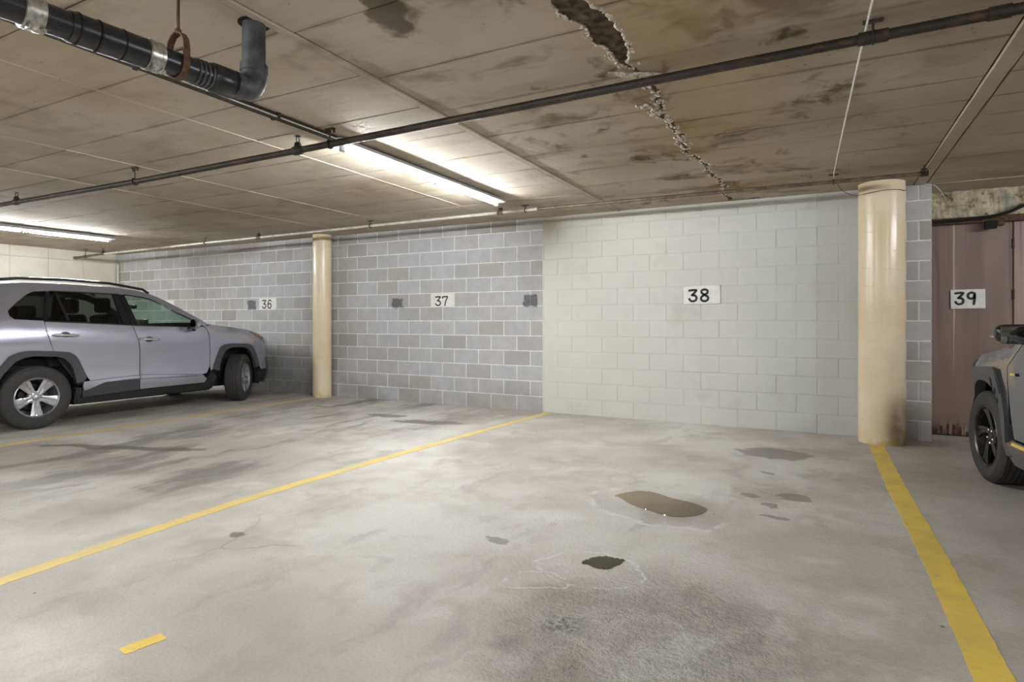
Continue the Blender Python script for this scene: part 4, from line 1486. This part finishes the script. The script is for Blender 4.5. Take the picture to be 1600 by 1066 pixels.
        lathe('mirror_glass', [(.002, -.034), (.06, -.034), (.06, -.030), (.002, -.030)], M['mirror'], m, 'Y', 20, (s * .10, 0, .03))
        rounded_box('mirror_foot', min(s * -.06, s * .08), max(s * -.06, s * .08), -.03, .03, -.075, -.02, M['black_gloss'], m, .012)
    # inner body: tub, floor pan and wheel housings
    ib = box('underbody', -.80, .80, -.92, .90, .21, .42, M['black_matt'], car, .03)
    box('underbody_front', -.60, .60, .88, 2.0, .23, .95, M['black_matt'], car, .03)
    box('underbody_rear', -.60, .60, -2.15, -.9, .25, .80, M['black_matt'], car, .03)
    for yy in (1.25, -1.345):
        for s in (1, -1):
            bm = bmesh.new()
            prev = None
            ro, dn = (.44, .30)
            for k in range(25):
                a = -.35 + (PI + .7) * k / 24
                c_, s_ = yy + math.cos(a) * ro, .385 + math.sin(a) * ro
                ring = [bm.verts.new((s * .58, c_, s_)), bm.verts.new((s * .86, c_, s_))]
                if prev:
                    bm.faces.new((prev[0], prev[1], ring[1], ring[0]))
                prev = ring
            finish('wheel_housing', bm, M['black_matt'], car, 40)
    panel('door_lining', [(-1.2, 1.19), (.68, 1.12), (.75, .5), (-.9, .45), (-1.2, .9)], W, M['seat'], car, off=-.07, thick=.01, step=.3)
    panel('boot_lining', [(-1.25, 1.2), (-1.25, .85), (-2.1, .6), (-2.1, 1.2)], W, M['seat'], car, off=-.06, thick=.01, step=.3)
    interior(car, .43, .72, -.12, -.95, 1.14, .62, .70, -1)
    spec = dict(rim=.222, half=.112, mat=M['alloy'], phase=-PI / 2, dish=.014,
                spoke=[(.040, .030, 0, -.014, .001), (.075, .034, 0, -.012, .004), (.13, .046, 0, -.008, .009), (.18, .057, 0, -.004, .009), (.216, .066, 0, .002, .004)])
    for y, st in ((1.345, math.radians(36)), (-1.345, 0)):
        for s in (1, -1):
            make_wheel(car, s * .80, y, .355, s, spec, st)
    return car


build_suv()

# --- dark grey crossover ------------------------------------------
def build_crossover():
    car = thing('crossover_car', 'dark grey crossover with yellow accents and black wheels, cut off at the right edge', 'car', (2.1211, 4.4678, 0), math.radians(7))
    W = Flank([(.18, .83), (.28, .865), (.36, .885), (.42, .882), (.55, .872), (.70, .876), (.82, .893), (.90, .902), (.98, .893), (1.05, .875), (1.13, .848), (1.3, .77), (1.5, .66), (1.6, .60)],
              [(-9, 0), (1.45, 0), (1.6, .025), (1.72, .07), (1.80, .115), (1.87, .17), (2.0, .28)],
              [(-2.3, .22), (-2.14, .13), (-2.0, .07), (-1.8, .03), (-1.5, .006), (-1.3, 0), (9, 0)], bonnet=.55, bz=.86, by=(.8, 1.3))
    Ek = [(1.72, .22), (1.82, .32), (1.86, .50), (1.86, .68), (1.80, .84), (1.64, .925), (1.32, .995), (1.0, 1.05), (.72, 1.10), (.45, 1.24), (.15, 1.38), (-.15, 1.475),
          (-.6, 1.525), (-1.2, 1.51), (-1.75, 1.44), (-2.0, 1.30), (-2.1, 1.05), (-2.12, .80), (-2.10, .55), (-2.0, .28)]
    Ck = [(2.12, .20), (2.20, .30), (2.23, .50), (2.23, .70), (2.20, .86), (2.05, .94), (1.70, 1.02), (1.30, 1.07), (.98, 1.11), (.72, 1.26), (.40, 1.42), (.08, 1.53),
          (-.4, 1.575), (-1.2, 1.57), (-1.85, 1.50), (-2.12, 1.32), (-2.22, 1.05), (-2.24, .80), (-2.23, .55), (-2.12, .28)]
    E = lambda i, j: crom(Ek[i:j + 1], 5)
    C = lambda i, j: crom(Ck[i:j + 1], 5)
    gp, cl, bg = M['graphite'], M['cladding2'], M['black_gloss']
    fb = skin('front_bumper', E(0, 2), C(0, 2), W, cl, car)
    skin('grille', E(2, 3), C(2, 3), W, bg, fb)
    skin('nose', E(3, 5), C(3, 5), W, gp, car)
    skin('bonnet', E(5, 8), C(5, 8), W, gp, car)
    skin('windscreen', E(8, 11), C(8, 11), W, M['glass_clear'], car, inset=.01)
    skin('roof', E(11, 14), C(11, 14), W, gp, car)
    tg = skin('tailgate', E(16, 18), C(16, 18), W, gp, car)
    skin('rear_window', E(14, 16), C(14, 16), W, M['glass_dark'], tg)
    skin('rear_bumper', E(18, 19), C(18, 19), W, cl, car)
    fai = [(1.72, .30), (1.70, .44), (1.655, .57), (1.59, .66), (1.51, .725), (1.43, .76), (1.34, .772), (1.25, .762), (1.17, .73), (1.10, .66), (1.05, .57), (.99, .42), (.955, .28)]
    fao = [(1.80, .40), (1.78, .56), (1.715, .68), (1.64, .765), (1.57, .825), (1.50, .862), (1.38, .872), (1.12, .885), (1.06, .868), (1.025, .79), (1.01, .69), (.97, .54), (.92, .38), (.875, .28)]
    rai = [(-1.72, .30), (-1.70, .44), (-1.62, .60), (-1.50, .72), (-1.335, .765), (-1.17, .72), (-1.05, .60), (-.98, .44), (-.955, .30)]
    rao = [(-1.84, .34), (-1.81, .52), (-1.72, .70), (-1.56, .83), (-1.335, .87), (-1.12, .84), (-.97, .70), (-.90, .50), (-.86, .30)]
    panel('front_wing', [(.72, 1.07)] + E(5, 8)[::-1] + E(3, 5)[::-1][1:] + [(1.86, .62), (1.78, .56)] + fao[2:12] + [(.925, .50), (.925, .77), (.895, .90), (.79, .985)], W, gp, car)
    fd = panel('front_door', [(.71, 1.066), (.78, .983), (.885, .90), (.913, .77), (.913, .60), (.87, .49), (.82, .415), (-.19, .415), (-.20, .80), (-.26, 1.10)], W, gp, car)
    rd = panel('rear_door', [(-.27, 1.10), (-.21, .80), (-.20, .415), (-.84, .415), (-.90, .50), (-.97, .70), (-1.10, .84), (-1.14, .95), (-1.16, 1.135)], W, gp, car)
    panel('rear_quarter', [(-1.17, 1.135), (-1.15, .95), (-1.11, .845), (-1.335, .87), (-1.56, .83), (-1.72, .70), (-1.81, .52), (-2.09, .52)] + E(13, 18)[::-1] + [(-1.22, 1.43), (-1.55, 1.36), (-1.72, 1.22), (-1.6, 1.16)], W, gp, car)
    panel('cant_rail', E(8, 13) + [(-1.22, 1.43), (-.6, 1.45), (-.20, 1.41), (.12, 1.315), (.42, 1.175), (.64, 1.075), (.71, 1.066)], W, gp, car)
    fat = panel('front_arch_trim', fao + fai[::-1], W, cl, car, off=.016, thick=.07, step=.05)
    for (y, z, a) in ((1.165, .775, .05), (1.12, .715, .03), (1.085, .65, .025)):
        panel('arch_slot', [(y - .012, z - a), (y + .014, z - a * .6), (y + .004, z + a * .7), (y - .022, z + a * .3)], W, M['hole'], fat, off=.0185, thick=.002)
    panel('arch_crease_trim', [(1.07, .872), (1.095, .878), (1.055, .79), (1.035, .70), (1.02, .70), (1.038, .79)], W, M['hole'], fat, off=.0185, thick=.002)
    panel('rear_arch_trim', rao + rai[::-1], W, cl, car, off=.016, thick=.07, step=.06)
    panel('sill', [(.925, .30), (.93, .37), (.86, .385), (.82, .405), (-.84, .405), (-.86, .30), (-.84, .225), (.89, .225)], W, gp, car, off=.012, thick=.08)
    panel('yellow_sill_accent', [(.815, .372), (.80, .394), (-.30, .402), (-.30, .378)], W, M['accent'], car, off=.020, thick=.01)
    panel('wing_badge', [(.825, .846), (.825, .862), (.745, .866), (.745, .850)], W, M['accent'], fd, off=.008, thick=.008)
    panel('wing_badge', [(.742, .850), (.742, .866), (.722, .868), (.722, .848)], W, M['hole'], fd, off=.010, thick=.010)
    panel('headlamp', [(1.56, .915), (1.70, .885), (1.80, .825), (1.82, .77), (1.73, .80), (1.60, .86)], W, M['lens'], car, off=.006)
    panel('tail_lamp', [(-1.86, 1.06), (-2.08, 1.08), (-2.11, .92), (-1.96, .90), (-1.84, .98)], W, M['red_lens'], car, off=.006)
    panel('bumper_corner', [(1.80, .40), (1.78, .55), (1.86, .61), (1.86, .5), (1.82, .32), (1.74, .26)], W, cl, car, off=.008, thick=.05)
    panel('window', [(.62, 1.082), (-.22, 1.105), (-.24, 1.405), (-.20, 1.407), (.12, 1.312), (.42, 1.172)], W, M['glass_clear'], fd, off=-.006, thick=.004)
    panel('window', [(-.31, 1.107), (-1.14, 1.137), (-1.20, 1.427), (-.6, 1.447), (-.31, 1.425)], W, M['glass_dark'], rd, off=-.006, thick=.004)
    panel('door_pillar', [(-.22, 1.104), (-.24, 1.41), (-.31, 1.43), (-.31, 1.106)], W, bg, fd, off=-.002)
    panel('quarter_window', [(-1.17, 1.138), (-1.22, 1.428), (-1.55, 1.357), (-1.70, 1.22), (-1.6, 1.163)], W, M['glass_dark'], car, off=-.004, thick=.004)
    for s, a, b in ((1, fd[0], rd[0]), (-1, fd[1], rd[1])):
        tube('belt_moulding', [(s * (W(y, z) + .004), y, z) for y, z in crom([(.70, 1.072), (.2, 1.088), (-.26, 1.102)], 6)], .008, bg, a, 6)
        tube('belt_moulding', [(s * (W(y, z) + .004), y, z) for y, z in crom([(-.27, 1.103), (-.8, 1.122), (-1.16, 1.137)], 6)], .008, bg, b, 6)
        tube('window_seal', [(s * (W(y, z) + .002), y, z) for y, z in crom([(.64, 1.08), (.42, 1.176), (.12, 1.315), (-.20, 1.41)], 6)], .009, bg, a, 6)
    door_handle('door_handle', W, .0, -.20, .90, .905, gp, fd)
    door_handle('door_handle', W, -.85, -1.05, .94, .945, gp, rd)
    for s in (1, -1):
        tube('roof_rail', [(s * (W(y, z) - .06), y, z + dz) for y, z, dz in ((-.12, 1.47, .01), (-.2, 1.48, .05), (-.6, 1.525, .055), (-1.2, 1.51, .055), (-1.6, 1.462, .05), (-1.68, 1.45, .01))], .017, bg, car, 10)
        m = bpy.data.objects.new('door_mirror', None)
        COL.objects.link(m)
        m.parent = car
        m.location = (s * .90, .45, 1.125)
        bm = bmesh.new()
        add_box(bm, min(0, s * .215), max(0, s * .215), -.05, .09, -.065, .075, .05, 4)
        for v in bm.verts:
            k = abs(v.co.x) / .215
            v.co.z = v.co.z * (1 - .22 * k) + .012 * k
            if v.co.y > 0:
                v.co.y *= 1 - .35 * k
        finish('mirror_shell', bm, bg, m, 50)
        bm = bmesh.new()
        add_box(bm, min(s * .02, s * .20), max(s * .02, s * .20), -.056, -.049, -.050, .060, .003, 2)
        finish('mirror_glass', bm, M['mirror'], m, 40)
        box('turn_signal', min(s * .17, s * .222), max(s * .17, s * .222), .0, .06, -.012, -.002, M['chrome'], m, .004)
        rounded_box('mirror_foot', min(s * -.07, s * .05), max(s * -.07, s * .05), -.02, .05, -.10, -.05, bg, m, .012)
    box('underbody', -.78, .78, -.92, .90, .20, .40, M['black_matt'], car, .03)
    box('underbody_front', -.58, .58, .88, 1.95, .22, .88, M['black_matt'], car, .03)
    box('underbody_rear', -.58, .58, -2.02, -.9, .25, .78, M['black_matt'], car, .03)
    for yy in (1.335, -1.335):
        for s in (1, -1):
            bm = bmesh.new()
            prev = None
            for k in range(25):
                a = -.35 + (PI + .7) * k / 24
                c_, s_ = yy + math.cos(a) * .42, .37 + math.sin(a) * .42
                ring = [bm.verts.new((s * .56, c_, s_)), bm.verts.new((s * .84, c_, s_))]
                if prev:
                    bm.faces.new((prev[0], prev[1], ring[1], ring[0]))
                prev = ring
            finish('wheel_housing', bm, M['black_matt'], car, 40)
    panel('door_lining', [(-1.2, 1.12), (.68, 1.05), (.75, .5), (-.9, .45), (-1.2, .9)], W, M['seat'], car, off=-.07, thick=.01, step=.3)
    interior(car, .41, .66, -.15, -.95, 1.06, .58, .68, -1)
    spec = dict(rim=.228, half=.110, mat=M['dark_alloy'], phase=.3, dish=.022,
                spoke=[(.045, .030, -.25, -.020, .001), (.075, .024, -.12, -.016, .002), (.125, .026, .08, -.010, .003), (.175, .036, .24, -.006, .003), (.222, .060, .34, .000, .002)])
    for y in (1.335, -1.335):
        for s in (1, -1):
            make_wheel(car, s * .775, y, .345, s, spec, 0)
    return car


build_crossover()
